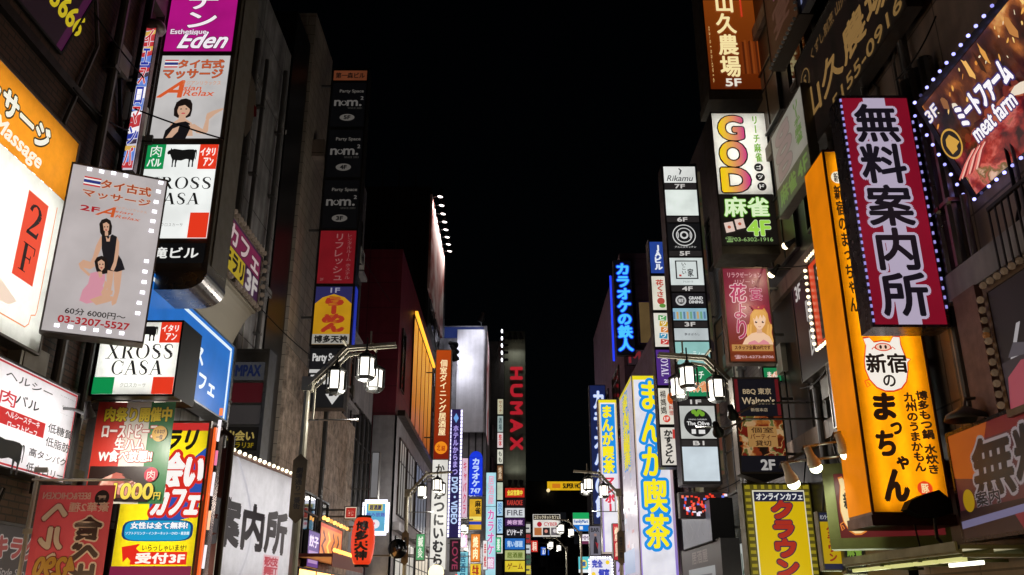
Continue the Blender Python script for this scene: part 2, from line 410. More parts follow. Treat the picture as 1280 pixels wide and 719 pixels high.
# ---------------------------------------------------------------- a sign's plane
class Sign:
    """box sign whose face passes through three points of the picture; a, b, c name the plane each lies on"""
    def __init__(s, name, label, tl, tr, bl, a, b=None, c=None, dep=.3, group=None, cat='sign', rim=.03, proud=.015, mat=DARK, case=True, k=1., on=True, back=None, hollow=0.):
        A, B = pt(*tl, **a), pt(*tr, **(b or a))
        hx = B - A; hx.z = 0; s.w = hx.length; ux = hx.normalized()
        if c: C = pt(*bl, **c)
        else:
            n0 = Vector((-ux.y, ux.x, 0)); d = ray(*bl); C = EYE + d * ((A - EYE).dot(n0) / d.dot(n0))
        zt = (A.z + B.z) / 2; A = Vector((A.x, A.y, zt))
        up = A - C; up -= ux * up.dot(ux); s.h = up.length; uz = up.normalized(); uy = uz.cross(ux)
        M = Matrix.Identity(4)
        O = A + ux * s.w / 2 - uz * s.h
        for i in range(3): M[i][0], M[i][1], M[i][2], M[i][3] = ux[i], uy[i], uz[i], O[i]
        s.M, s.Mi, s.dep, s.k, s.on = M, M.inverted(), dep, k, on
        s.step = .0012 * max(1, O.y / 10)
        s.root = thing(name, label, cat, M, group)
        if case:
            mb = MB(); w, h = s.w / 2, s.h
            mb.box((-w - rim, max(.002, hollow), -rim), (w + rim, max(dep, hollow + .03), h + rim), back or mat)
            if hollow: mb.box((-w, hollow - .008, 0), (w, hollow - .002, h), WHITEP)
            yb = max(.001, hollow - .0005)
            for p, q in (((-w - rim, -proud, -rim), (w + rim, yb, -.001)), ((-w - rim, -proud, h + .001), (w + rim, yb, h + rim)),
                         ((-w - rim, -proud, 0), (-w - .001, yb, h)), ((w + .001, -proud, 0), (w + rim, yb, h))): mb.box(p, q, mat)
            mb.build('casing', s.root)
    def uv(s, px, py):
        d = ray(px, py); n = Vector((s.M[0][1], s.M[1][1], s.M[2][1])); O = Vector((s.M[0][3], s.M[1][3], s.M[2][3]))
        p = s.Mi @ (EYE + d * ((O - EYE).dot(n) / d.dot(n)))
        return (p.x / s.w + .5, 1 - p.z / s.h)
    def art(s, u0=0., v0=0., u1=1., v1=1., k=None, on=None, y0=-.001):
        a = Art(-s.w / 2 + u0 * s.w, (1 - v1) * s.h, (u1 - u0) * s.w, (v1 - v0) * s.h, y0, s.step, s.k if k is None else k, s.on if on is None else on)
        a.sg, a.rg = s, (u0, v0, u1, v1); return a
    def panel(s, y0, y1, k=None, on=None, name='panel', ins=.012, xs=None):
        """a separate face between two heights of the photograph, measured along the sign's middle"""
        xm = xs if xs is not None else None
        def vof(y):
            u, v = s.uv(xm if xm is not None else s.cx(y), y); return v
        i = ins / s.h; a = s.art(.02, vof(y0) + i, .98, vof(y1) - i, k, on); a.nm = name; return a
    def cx(s, y):
        x = 640
        for _ in range(8):
            u, v = s.uv(x, y); u2, v2 = s.uv(x + 1, y); x += (.5 - u) / max(u2 - u, 1e-9)
        return x
    def bulbs(s, pts, r=.03, col='ffffff', k=3., out=.03, light=False):
        ms = [MB().ball((0, 0, 0), r * f_, lit(col, k * q, light), 8).build('bulb', mesh_only=True) for q, f_ in ((1, 1), (.72, .96), (1.25, 1.04), (.5, .95), (.05, .95))]
        for u, v in pts: inst('bulb', ms[random.choices((0, 1, 2, 3, 4), (50, 24, 14, 9, 3))[0]], s.root, ((u - .5) * s.w, -out, (1 - v) * s.h))
    def edge(s, n, a, b): return [(a[0] + (b[0] - a[0]) * (i + .5) / n, a[1] + (b[1] - a[1]) * (i + .5) / n) for i in range(n)]
    def bracket(s, side, reach, zs=(.2, .8), mat=GREY, t=.05, y=None):
        """steel arms from the box back to the wall: side -1 reaches to the left, 1 to the right"""
        y = s.dep * .5 if y is None else y
        for f_ in zs:
            MB().bar((side * s.w / 2, y, s.h * f_), (side * (s.w / 2 + reach), y, s.h * f_), t, t, mat).build('bracket', s.root)
# ================================================================ ground
asph = wallmat('asphalt', '2e2e30', '343436', '2a2a2b', .5, .5, .001, .55, .5, .35, noise=9)
pave = wallmat('paving slabs', '5a5650', '66615a', '35322f', .6, .6, .012, .6, .4, .3)
kerbm = wallmat('kerb stone', '77746e', '7d7a74', '3c3a38', 1.0, .5, .01, .7, .3, .3)
def struct(name, mb): return tag(mb.build(name), kind='structure')
struct('ground', MB().box((-400, -60, -.3), (400, 900, -.02), asph))
struct('road', MB().box((-3.2, -20, -.018), (3.2, 260, 0), asph))
for sx in (-1, 1):
    struct('pavement', MB().box((sx * 3.35, -20, 0), (sx * 9, 260, .12), pave))
    struct('kerb', MB().box((sx * 3.2, -20, 0), (sx * 3.348, 260, .125), kerbm))
# ================================================================ buildings
BR_DARK = wallmat('dark brown brick', '543a30', '402c24', '2a211d', .22, .075, .01, .7, .5, .4)
CONC = wallmat('grey concrete panels', '88868a', '8e8c8e', '4a484a', 1.8, 1.35, .014, .8, .6, .8, .0, 1.2)
TILE_B = wallmat('beige facade tile', 'a0948a', 'a89c90', '645c56', .6, .3, .01, .5, .25, .4)
STONE = wallmat('pitted travertine', 'bca89a', 'a89688', '92806f', 1.6, .8, .004, .85, 1.0, .72, noise=5, pits=True)
BLACKC = wallmat('black cladding', '161517', '1b1a1c', '0c0c0d', 1.2, .9, .01, .4, .2, .3)
MAROON = wallmat('maroon cladding', '7a2438', '722134', '3c141e', 2.2, 1.1, .012, .45, .2, .3, .0)
GREYP = wallmat('grey painted render', '95939a', '98969c', '848288', 3, 2, .004, .7, .2, .4)
PURP = wallmat('mauve render', '6c5c78', '72627e', '4c4254', 2.4, 1.6, .01, .7, .2, .4)
BROWNP = wallmat('brown panels', '7c6c62', '827268', '463a33', 1.3, 1.0, .014, .55, .3, .4, .0)
DKTILE = wallmat('dark grey tile', '585458', '625e62', '343234', .3, .1, .008, .45, .4, .35)
HUM = wallmat('olive grey tile', '5c5f54', '62655a', '484a42', 1.0, .6, .008, .6, .2, .3)
RIBS = wallmat('ribbed dark metal', '1d1b1e', '262427', '070707', .35, 30, .06, .5, .6, .3, .0)
FRAME_A = metal('6a6a6c', .35, .8)
PANE = glass('0d1116', .06)
def pane_lit(h, k): return lit(h, k, True, True)
class House:
    def __init__(s, name, label, x0, x1, y0, y1, H, wall, side, group=None):
        s.x0, s.x1, s.y0, s.y1, s.H, s.side = x0, x1, y0, y1, H, side
        s.c = Vector(((x0 + x1) / 2, (y0 + y1) / 2, 0))
        s.root = thing(name, label, 'building', loc=s.c, group=group)
        s.fx = x1 if side < 0 else x0            # the street front
        s.m = wall
        mb = MB(); mb.box((x0 - s.c.x, y0 - s.c.y, 0), (x1 - s.c.x, y1 - s.c.y, H), wall); s.wall = mb.build('wall', s.root)
        p = MB(); t = .25
        for a, b in (((x0, y0), (x1, y0 + t)), ((x0, y1 - t), (x1, y1)), ((x0, y0 + t), (x0 + t, y1 - t)), ((x1 - t, y0 + t), (x1, y1 - t))):
            p.box((a[0] - s.c.x, a[1] - s.c.y, H + .002), (b[0] - s.c.x, b[1] - s.c.y, H + .5), wall)
        p.build('parapet', s.root)
    def L(s, x, y, z): return (x - s.c.x, y - s.c.y, z)
    def win(s, ya, yb, za, zb, pane=PANE, bars=1, frame=FRAME_A, name='window', tr=True):
        """window on the street front: frame > pane"""
        d = 1 if s.side < 0 else -1; f = s.fx; t = .05
        m = MB()
        for a, b in (((ya, za), (yb, za + t)), ((ya, zb - t), (yb, zb)), ((ya, za + t), (ya + t, zb - t)), ((yb - t, za + t), (yb, zb - t))):
            m.box(s.L(f + d * .002, a[0], a[1]), s.L(f + d * .07, b[0], b[1]), frame)
        for i in range(bars):
            y = ya + (yb - ya) * (i + 1) / (bars + 1); m.box(s.L(f + d * .002, y - .02, za + t), s.L(f + d * .055, y + .02, zb - t), frame)
        if tr: z = za + (zb - za) * .7; m.box(s.L(f + d * .003, ya + t, z - .02), s.L(f + d * .052, yb - t, z + .02), frame)
        o = m.build(name, s.root)
        MB().box(s.L(f + d * .004, ya + t, za + t), s.L(f + d * .03, yb - t, zb - t), pane).build('pane', o)
        return o
    def fwin(s, xa, xb, za, zb, pane=PANE, bars=1, frame=FRAME_A):
        """window on the end wall that faces up the street"""
        t = .05; y = s.y0; m = MB()
        for a, b in (((xa, za), (xb, za + t)), ((xa, zb - t), (xb, zb)), ((xa, za + t), (xa + t, zb - t)), ((xb - t, za + t), (xb, zb - t))):
            m.box(s.L(a[0], y - .07, a[1]), s.L(b[0], y - .002, b[1]), frame)
        for i in range(bars):
            x = xa + (xb - xa) * (i + 1) / (bars + 1); m.box(s.L(x - .02, y - .055, za + t), s.L(x + .02, y - .002, zb - t), frame)
        o = m.build('window', s.root)
        MB().box(s.L(xa + t, y - .03, za + t), s.L(xb - t, y - .004, zb - t), pane).build('pane', o)
    def band(s, z, h=.18, out=.12, mat=None, y0=None, y1=None):
        d = 1 if s.side < 0 else -1
        MB().box(s.L(s.fx + d * .002, (y0 or s.y0) + .01, z), s.L(s.fx + d * out, (y1 or s.y1) - .01, z + h), mat or s.m).build('ledge', s.root)
    def pipe(s, y, z0, z1, r=.05, mat=GREY, off=.1):
        d = 1 if s.side < 0 else -1; x = s.fx + d * off
        m = MB().tube([s.L(x, y, z0), s.L(x, y, z1)], r, mat, 10)
        for k in range(int((z1 - z0) / 1.6)):
            m.box(s.L(s.fx + d * .002, y - r * 1.3, z0 + .8 + k * 1.6), s.L(x + d * r * 1.15, y + r * 1.3, z0 + .85 + k * 1.6), mat)
        m.build('drain_pipe', s.root)
    def shop(s, ya, yb, z1=2.6, col='ffd9a0', k=.8):
        k *= 5  # mostly unseen glass, added and boosted as fill for the dark fronts
        s.win(ya, yb, .35, z1, pane_lit(col, k), 2, DARK, 'shop_fill_window', False)
    def rail(s, ya, yb, z, out=.5, h=.95):
        d = 1 if s.side < 0 else -1; x0 = s.fx + d * .003; x1 = s.fx + d * out; m = MB()
        m.box(s.L(x0, ya, z - .1), s.L(x1, yb, z), GREY)
        for zz in (z + h, z + .1): m.bar(s.L(x1 - d * .03, ya, zz), s.L(x1 - d * .03, yb, zz), .04, .04, DARK)
        n = int((yb - ya) / .13)
        for i in range(n + 1): m.bar(s.L(x1 - d * .03, ya + (yb - ya) * i / n, z), s.L(x1 - d * .03, ya + (yb - ya) * i / n, z + h), .018, .018, DARK)
        m.build('balcony', s.root)
def aircon(x, y, z, side, label):
    """outdoor air conditioner on wall brackets; side -1 hangs on the left-hand row of houses"""
    d = 1 if side < 0 else -1
    r = thing('air_conditioner', label, 'air conditioner', loc=(x, y, z), group='air conditioners on the house fronts')
    MB().box((d * .04, -.4, 0), (d * .34, .4, .6), WHITEP).build('casing', r)
    g = MB()
    for k in range(5):
        q = [(d * .352, .08 + .23 * (1 - k / 5) * math.cos(a * math.pi / 8) - .12, .3 + .23 * (1 - k / 5) * math.sin(a * math.pi / 8)) for a in range(17)]
        g.tube(q, .006, DARK, 4)
    g.build('fan_grille', r)
    MB().bar((0, -.28, -.02), (d * .36, -.28, -.02), .04, .04, GREY).bar((0, .28, -.02), (d * .36, .28, -.02), .04, .04, GREY).build('bracket', r)

# ---- left-hand row, from the near end
LA = House('brick_building', 'near left building of dark brown brick behind the massage signs', -14, -5.5, -3, 11.2, 19, BR_DARK, -1)
for z in (3.1, 7.6, 11.2, 14.8): LA.band(z, .12, .08, metal('26211f', .5, .3))
for y in (5.0,):
    for z in (8.6, 12.2): LA.win(y, y + 1.3, z, z + 1.5, PANE, 1, BRONZE)
LA.pipe(10.75, 3, 16.5, .06, DARK)
LA.shop(4.5, 8.6, 1.9); LA.shop(9.0, 10.9, 1.9, 'ffe8c0')
LB = House('concrete_building', 'plain grey concrete building with a tall blank upper wall', -14, -5.45, 11.4, 18.3, 13.9, CONC, -1)
LB.pipe(17.6, 3, 13.5, .05, GREY); LB.pipe(14.9, 8.5, 14.2, .022, DARK, .05); LB.band(8.05, .16, .1); LB.band(12.2, .1, .06)
LB.shop(12.2, 15, 2.6, 'fff0d8'); LB.shop(15.6, 17.9, 2.6, 'ffd090')
LC = House('narrow_building', 'narrow black clad building squeezed between concrete and beige tile', -14, -5.42, 18.35, 19.8, 15.3, BLACKC, -1)
LD = House('tiled_building', 'slim beige tiled building rising behind the black party space signs', -14, -5.35, 19.85, 22.1, 16.4, TILE_B, -1)
LD.band(12.9, .5, .32, BROWNP, 20.6, 21.5)
LE = House('stone_fronted_building', 'building with pitted beige stone front and grey upper floors', -14, -5.4, 22.2, 29.3, 15.6, DKTILE, -1)
MB().box(LE.L(-5.398, 22.21, .12), LE.L(-5.3, 29.29, 7.3), STONE).build('stone_facing', LE.root)
MB().box(LD.L(-5.348, 19.86, .12), LD.L(-5.27, 22.09, 7.4), STONE).build('stone_facing', LD.root)
for z in (8.2, 10.6, 13):
    LE.win(22.8, 25.2, z, z + 1.6, PANE, 2); LE.win(26, 28.6, z, z + 1.6, pane_lit('6a5a70', .14) if z == 10.6 else PANE, 2)
    LE.band(z - .45, .14, .2, GREYP)
LE.fx = -5.3; LE.win(22.5, 25.6, 2.75, 4.4, PANE, 3, DARK); LE.shop(22.5, 28.9, 2.55, 'ffb060', 1); LE.fx = -5.4
for y, z in ((23.4, 9.95), (27.4, 12.35)): aircon(-5.4, y, z + .05, -1, f"white air conditioner on the grey upper floors above the stone front, {'lower' if z < 11 else 'upper'} one")
LF0 = House('low_grey_building', 'low grey building with a ribbed wall before the maroon building', -14, -5.5, 29.4, 33.9, 9.6, GREYP, -1)
for k in range(4): LF0.win(29.9 + k * .95, 30.7 + k * .95, 4.4, 8.3, PANE, 0)
LF0.shop(29.8, 33.5, 2.6, 'ffe0b0')
LF = House('maroon_building', 'maroon clad building with a glowing orange window above grey floors', -14, -4.6, 34, 49.5, 15.3, MAROON, -1)
m = MB(); m.box(LF.L(-5.45, 33.93, 0), LF.L(-4.52, 33.998, 8.7), GREYP); m.box(LF.L(-4.598, 33.93, 0), LF.L(-4.52, 49.4, 8.7), GREYP); m.build('grey_facing', LF.root)
LF.fx = -4.52
LF.win(34.9, 37.2, 5.0, 8.0, pane_lit('b8b4ac', .35), 2, BRONZE); LF.win(37.6, 40.6, 5.0, 8.0, pane_lit('a8a49c', .3), 2, BRONZE)
LF.win(41.2, 46.6, 5.0, 8.0, pane_lit('8a96a8', .28), 3, BRONZE)
LF.win(34.8, 41.6, 1.2, 4.2, pane_lit('e8e4da', .5), 3, DARK); LF.win(42.2, 48.6, 1.2, 4.2, pane_lit('fff2dc', .6), 3, DARK)
LF.band(4.35, .3, .25, GREYP); LF.band(8.7, .22, .3, BRONZE)
LF.fx = -4.6
og = fade('amber room', 'a04a08', 'ffb040', 2, 9.4, 13.2, .62)  # room glow painted into the pane, brighter toward the top
p0, p1 = pt(517, 393, X=-4.6), pt(541, 447, X=-4.6)
w = LF.win(p0.y, min(p1.y, 48.5), 9.1, p0.z, og, 4, BRONZE, tr=False)
MB().box(LF.L(-4.53, p0.y, p0.z + .02), LF.L(-4.4, min(p1.y, 48.5), p0.z + .16), lit('ffb030', 1.6, True)).build('light_strip', w)
LF.win(34.9, 36, 10, 12.6, PANE, 0, BRONZE)
LG = House('dark_tower', 'tall dark ribbed tower carrying a floodlit roof billboard', -20, -5.1, 50, 63, 26.3, RIBS, -1)
for z in (12, 15, 18): LG.win(51, 54, z, z + 1.6, PANE, 2); LG.win(55, 58, z, z + 1.6, PANE, 2)
LG.fwin(-8.8, -7.2, 18.2, 19.8); LG.fwin(-8.8, -7.2, 21.4, 23)
for k in range(3): MB().tube([LG.L(-8.6 + k * 1.1, 52, 26.3), LG.L(-8.6 + k * 1.1, 52, 29.6 - k * .4)], .05, GREY).build('antenna', LG.root)
# ---- right-hand row, from the near end
RA = House('panelled_building', 'near right building of brown panels behind the grilled meat sign', 5.5, 15, -3, 12.4, 19, BROWNP, 1)
for y in (6.4, 8.4, 10.4):
    for z in (10.2, 13.4, 16.2): RA.win(y, y + 1.4, z, z + 1.6, PANE, 1, BRONZE)
[RA.pipe(9.62 + .27 * k, 5.4, 8.3, .09, STEEL, .14) for k in range(3)]; RA.pipe(11.9, 3, 17.5, .07, STEEL); RA.pipe(11.68, 3, 15.5, .05, GREY); RA.pipe(11.3, 4.4, 15, .05, STEEL, .2); RA.pipe(9.35, 2.6, 6.2, .04, GREY, .14)
for z in (5.05, 9.6, 12.9): RA.band(z, .34 if z < 6 else .22, .22 if z < 6 else .12, GREYP if z < 6 else DARK)
MB().box(RA.L(5.22, 9.25, 2.6), RA.L(5.495, 9.75, 5.03), wallmat('pink plaster', '8a6a68', '907270', '7a5c5a', 4, 3, .002, .8, .6, .5, .0, 5)).build('pillar', RA.root)
RA.rail(6.6, 8.7, 4.75, .3, .95)
RA.shop(4.5, 8.2, 1.8, 'ffd8a8'); RA.shop(8.8, 11.9, 1.8, 'fff0d0')
RB = House('black_clad_building', 'black clad building behind the mahjong parlour signs', 5.45, 15, 12.6, 17.3, 17.2, BLACKC, 1)
for z in (4.3, 7.4, 10.4, 13.4): RB.band(z, .3, .1, BROWNP)
for z in (8, 11): RB.win(13, 14.6, z, z + 1.5, PANE, 1); RB.win(15.2, 16.8, z, z + 1.5, pane_lit('604830', .12), 1)
RB.pipe(12.9, 3, 16, .05, GREY); RB.shop(13, 16.8, 1.95, 'f4ffd8', .9)
RC = House('grey_tiled_building', 'grey tiled building behind the tall white tenant sign column', 5.45, 15, 17.5, 27, 13.9, DKTILE, 1)
for z in (4.2, 7.2, 10.2):
    for y in (18.2, 20.6, 24.8): RC.win(y, y + 1.6, z, z + 1.5, pane_lit('705840', .12) if (y < 19) == (z > 8) else PANE, 1)
RC.shop(18, 21, 2.1, 'fff4e0'); RC.shop(22, 26.4, 2.2, 'ffe0b8')
RD = House('mauve_building', 'lower mauve building beside the blue and yellow manga cafe sign', 5.4, 16, 27.2, 40.4, 11.0, PURP, 1)
for z in (4.4, 7.6):
    for k in range(4): RD.win(28 + k * 3, 30.2 + k * 3, z, z + 1.7, pane_lit('7c6a78', .15) if (k + int(z)) % 3 == 0 else PANE, 1)
RD.shop(28, 33, 2.6, 'fff0e8'); RD.shop(34, 39.6, 2.6, 'ffe4c8')
RE = House('karaoke_building', 'tall mauve karaoke building with blue neon sign on its corner', 5.45, 18, 41, 56, 18.0, wallmat('dusky mauve wall', '6c5670', '745c78', '4a3c50', 3, 1.4, .01, .7, .2, .4), 1)
RE.fwin(6.25, 6.9, 13.7, 15.9, pane_lit('8a7048', .35), 0, metal('6a50c8', .3, .3))
for z in (8.5, 11.5): RE.win(43, 46, z, z + 1.7, PANE, 1); RE.win(48, 52, z, z + 1.7, PANE, 1)
RE.shop(42, 55, 3, 'ffe8d8')
RF = House('rounded_grey_building', 'pale grey building past the blue neon karaoke sign', 5.9, 16, 57, 63.5, 14.5, GREYP, 1)
for z in (5, 8, 11): RF.win(58, 61.5, z, z + 1.6, PANE, 2); RF.win(62.1, 63.3, z, z + 1.6, PANE, 0)
# ---- the far end of the street
FB = House('billboard_building', 'grey building at the street end carrying a blank white billboard', -16, -2.0, 67, 79, 22.4, GREYP, -1)
for z in (12, 15): FB.fwin(-7.5, -5.2, z, z + 1.6, pane_lit('585060', .2), 1)
FH = House('olive_tower', 'olive grey tower at the street end with big red letters', -.72, 1.25, 80, 96, 26.0, HUM, 1)
FD = House('dark_slab_building', 'dark slab building between the white billboard and the olive tower', -2.6, -.75, 80, 97, 25.0, DKTILE, 1)
for z in (4, 7, 10, 13, 16): FD.fwin(-2.4, -1.6, z, z + 1.5, PANE, 0)
FK = House('far_dark_building', 'dark far building under the yellow hotel sign', 2.0, 30, 135, 160, 19.2, DKTILE, 1)
for i in range(6):
    for z in (4, 7.2, 10.4, 13.6): FK.fwin(3.2 + i * 3, 5.2 + i * 3, z, z + 1.5, pane_lit('50545c', .06) if (i * 7 + int(z)) % 4 == 0 else PANE, 1)
FM = House('far_low_building', 'far low building with shop signs where the street ends', 6.9, 20, 66, 82, 11.5, GREYP, 1)
for k in range(3): FM.win(67 + k * 5, 70.5 + k * 5, 4, 6, pane_lit('c8d0d8', .3), 2)
FN = House('far_closing_building', 'dark far building closing the street beyond the lamps', -30, 1.6, 140, 165, 15, DKTILE, -1)
for i in range(5): FN.fwin(-13 + i * 3, -11 + i * 3, 5, 6.6, pane_lit('585c64', .1))
# ================================================================ street lamps
LANT_G = lit('fff8ea', 2.4, True); LANT_F = metal('3a3c3c', .4, .7); LAMPM = metal('9c998a', .45, .2)
def lantern_mesh():
    f = MB(); r, h = .145, .34
    f.lathe((0, 0, 0), [(.03, h + .17), (.05, h + .12), (.13, h + .08), (.2, h + .03), (.2, h), (.0, h)], LANT_F, 6)
    f.lathe((0, 0, 0), [(.0, -.01), (.17, -.01), (.19, -.03), (.15, -.08), (.06, -.11), (0, -.12)], LANT_F, 6)
    for k in range(6):
        a = k * math.pi / 3; f.bar((.185 * math.cos(a), .185 * math.sin(a), -.01), (.185 * math.cos(a), .185 * math.sin(a), h), .03, .03, LANT_F)
    f.tube([(0, 0, h + .15), (0, 0, h + .42)], .016, LANT_F, 6)
    g = MB(); g.lathe((0, 0, 0), [(.0, 0), (r, 0), (r, h - .005), (0, h - .005)], LANT_G, 6)
    return f.build('lantern', mesh_only=True), g.build('glass', mesh_only=True)
LF_ME, LG_ME = lantern_mesh()
def street_lamp(x, y, side, label, plate=True, watts=170, far=False):
    """side -1 stands on the left pavement; three lanterns hang out over the road"""
    r = thing('street_lamp', label, 'street lamp', loc=(x, y, .12), group='lantern street lamps along the street'); d = -side
    b = y - y
    m = MB(); m.tube([(0, 0, 0), (0, 0, .5)], [.16, .11], LAMPM, 10); m.tube([(0, 0, .5), (0, 0, 5.6)], [.085, .06], LAMPM, 10); m.build('pole', r)
    a = MB()
    for dy in (-.09, .09):
        a.bar((0, dy, 5.45), (d * .7, dy, 6.2), .05, .07, LAMPM); a.bar((d * .67, dy, 6.2), (d * 1.65, dy, 6.27), .05, .06, LAMPM)
    a.bar((d * .7, -.5, 6.24), (d * .7, .1, 6.24), .04, .04, LAMPM); a.bar((d * 1.2, -.14, 6.26), (d * 1.2, .42, 6.26), .04, .04, LAMPM)
    a.bar((d * 1.15, 0, 6.3), (d * 1.15, 0, 6.55), .03, .03, LAMPM); a.box((-.1, -.1, 5.35), (.1, .1, 5.62), LAMPM)
    a.build('arm', r)
    if not far: MB().bar((d * .14, 0, 4.8), (d * .14, 0, 5.42), .03, .05, LAMPM).bar((d * .14, 0, 5.42), (d * .74, 0, 6.06), .03, .05, LAMPM).bar((d * .74, 0, 6.06), (d * 1.0, 0, 6.1), .03, .05, LAMPM).build('inner_frame', r)
    if not far: MB().tube([(0, 0, 4.8), (d * 1.0, 0, 4.8)], .018, STEEL, 6).tube([(d * .98, 0, 4.8), (d * 1.0, 0, 4.8)], .03, STEEL, 6).build('banner_rod', r)
    for lx, ly, lz in ((.55, -.1, 5.37), (1.12, -.2, 5.6), (1.2, .42, 5.53)):
        f = inst('lantern', LF_ME, r, (d * lx, ly, lz)); inst('glass', LG_ME, f, (0, 0, 0))
    pl = bpy.data.lights.new('lamp_light', 'POINT'); pl.energy = watts; pl.color = (1, .95, .86); pl.shadow_soft_size = .25
    po = bpy.data.objects.new('lamp_light', pl); COL.objects.link(po); po.parent = r; po.location = (d * .95, .05, 5.1)
    if plate:
        w, z0, z1 = .13, 2.9, 4.15
        p = MB(); pm = metal('6a5c44', .4, .5); yy = -.1
        for q in (0, 1):
            yv = yy - .02 * q
            p.face([(-w, yv, z0 + .12), (0, yv, z0), (w, yv, z0 + .12), (w, yv, z1 - .12), (0, yv, z1), (-w, yv, z1 - .12)][::1 if q else -1], pm)
        p.box((-w, yy - .019, z0 + .13), (w, yy, z1 - .13), pm)
        ar = Art(-w, z0, 2 * w, z1 - z0, yy - .021, .001, on=False); ar.mb = p; ar.t('劇場通り一番街', .25, .2, .75, .8, '1c140c', .03, vert=True)
        p.build('name_plate', r)
    return r
street_lamp(-3.9, 16.3, -1, 'lantern street lamp in front of the pitted stone wall on the left')
street_lamp(4.6, 17.0, 1, 'lantern street lamp beside the barbecue restaurant sign on the right')
street_lamp(-3.9, 33.2, -1, 'lantern street lamp in front of the white vertical sign with black writing', True, 170)
street_lamp(3.95, 33.0, 1, 'lantern street lamp by the narrow manga cafe sign with brown plate', True, 170)
street_lamp(-3.9, 52, -1, 'far lantern street lamp beside the blue karaoke pillar sign', False, 150, True)
street_lamp(3.95, 52, 1, 'far lantern street lamp under the white private room sign', False, 150, True)
street_lamp(3.95, 66, 1, 'farthest lantern street lamp below the green and blue shop sign', False, 150, True)
street_lamp(-3.9, 66, -1, 'farthest lantern street lamp below the pale blue karaoke sign', False, 150, True)
# ================================================================ left-hand signs
def woman(a, U, V, su, sv, hair, skin, dress, kind=0):
    """a printed figure, drawn flat on its poster; U,V = place of the head's middle"""
    P = lambda x, y: (U + x * su, V + y * sv)
    if kind == 0:      # bust with raised open hand
        a.poly([P(-.9, 2.6), P(-.75, 1.5), P(-.25, 1.05), P(.3, 1.05), P(.75, 1.4), P(.95, 2.6)], skin)
        a.poly([P(-1.15, 2.9), P(-1.05, 2.1), P(-.6, 1.5), P(-.15, 1.35), P(.3, 1.25), P(.62, 1.45), P(.7, 1.9), P(.45, 2.9)], dress)
        a.poly([P(-.95, 2.8), P(-.55, 1.95), P(-.1, 1.7), P(-.15, 2.2), P(-.5, 2.75)], skin)
        a.poly([P(.55, 1.6), P(.95, 1.5), P(1.6, 2.0), P(1.75, .95), P(1.95, .9), P(2.0, 2.2), P(1.8, 2.45), P(1.2, 2.35)], skin)
        a.poly([P(1.7, 1.05), P(1.75, .55), P(2.1, .3), P(2.85, .02), P(2.9, .15), P(2.35, .6), P(2.0, 1.05)], skin)
        a.poly([P(-.6, .75), P(-.66, .1), P(-.55, -.5), P(-.25, -.8), P(.1, -.88), P(.45, -.72), P(.62, -.35), P(.66, .2), P(.6, .8), P(.35, .95), P(-.3, .95)], hair); a.poly([P(-.2, .6), P(.25, .6), P(.3, 1.25), P(-.25, 1.25)], skin)
        a.ell(U + .06 * su, V + .2 * sv, .45 * su, .68 * sv, skin)
        a.poly([P(-.62, .5), P(-.55, -.5), P(.1, -.75), P(.6, -.35), P(.62, .55), P(.46, .1), P(.1, -.25), P(-.32, -.1), P(-.42, .4)], hair)
    for ex in (-.14, .24) if kind == 0 else ():
        a.ell(U + ex * su, V + .14 * sv, .07 * su, .05 * sv, '2a1a18')
    if kind == 0: a.ell(U + .07 * su, V + .55 * sv, .15 * su, .06 * sv, 'c04a50')
def ox(a, u, v, w, h, c, flip=False):
    """black ox emblem facing left"""
    q = [(0, .25), (.03, .17), (.1, .12), (.11, .02), (.15, .1), (.22, .08), (.35, .1), (.5, .12), (.7, .1), (.86, .1), (.93, .14), (.96, .08), (1, .1), (1, .5), (.985, .62), (.965, .5), (.96, .25),
         (.94, .5), (.95, .66), (.93, .98), (.88, .98), (.89, .74), (.82, .6), (.8, .78), (.8, .94), (.75, .94), (.75, .7), (.68, .58), (.5, .64), (.36, .6), (.35, .78), (.37, .99), (.31, .99), (.3, .76), (.26, .7), (.23, .94), (.18, .94), (.2, .6), (.15, .46), (.1, .34), (.05, .35), (.01, .33)]
    # split into a body and legs so that every face stays simple
    a.poly([(u + w * (1 - x if flip else x), v + h * y) for x, y in [(0, .25), (.03, .17), (.1, .12), (.11, .02), (.15, .1), (.22, .07), (.35, .1), (.5, .13), (.7, .1), (.86, .1), (.95, .16), (.95, .55), (.88, .66), (.78, .6), (.66, .58), (.5, .66), (.34, .64), (.2, .62), (.14, .46), (.1, .34), (.05, .36), (.01, .33)]], c)
    for lx, ly, wd in ((.2, .6, .07), (.3, .6, .08), (.75, .55, .08), (.87, .55, .08)):
        a.poly([(u + w * (1 - x if flip else x), v + h * y) for x, y in [(lx - .01, ly - .05), (lx + wd, ly - .05), (lx + wd * .6, ly + .22), (lx + wd * .75, .98), (lx + wd * .1, .98), (lx + wd * .1, ly + .22)]], c)
    a.poly([(u + w * (1 - x if flip else x), v + h * y) for x, y in [(.92, .12), (.985, .14), (1, .3), (.99, .62), (.97, .62), (.975, .32), (.95, .2)]], c)
def xross(a, v0, vt, hh, kata=True, narrow=0., tubes=None):
    """the steak house face: flag corners, ox, serif name"""
    a.acrylic('f4f6f4', tubes, True, 8.2) if tubes else a.bg('eef1ee')
    G, R = '0f8a4a', 'e2381f'
    a.r(0, 0, .26, vt, G); a.r(.74, 0, 1, vt, R); ox(a, .29, vt * .12, .42, vt * .82, '131313')
    a.t('肉', .06, vt * .06, .21, vt * .52, 'f2f6f0'); a.t('バル', .03, vt * .58, .23, vt * .92, 'f2f6f0', .03)
    a.t('イタリ', .76, vt * .14, .97, vt * .48, 'fff4ee', .03); a.t('アン', .82, vt * .55, .96, vt * .9, 'fff4ee', .03)
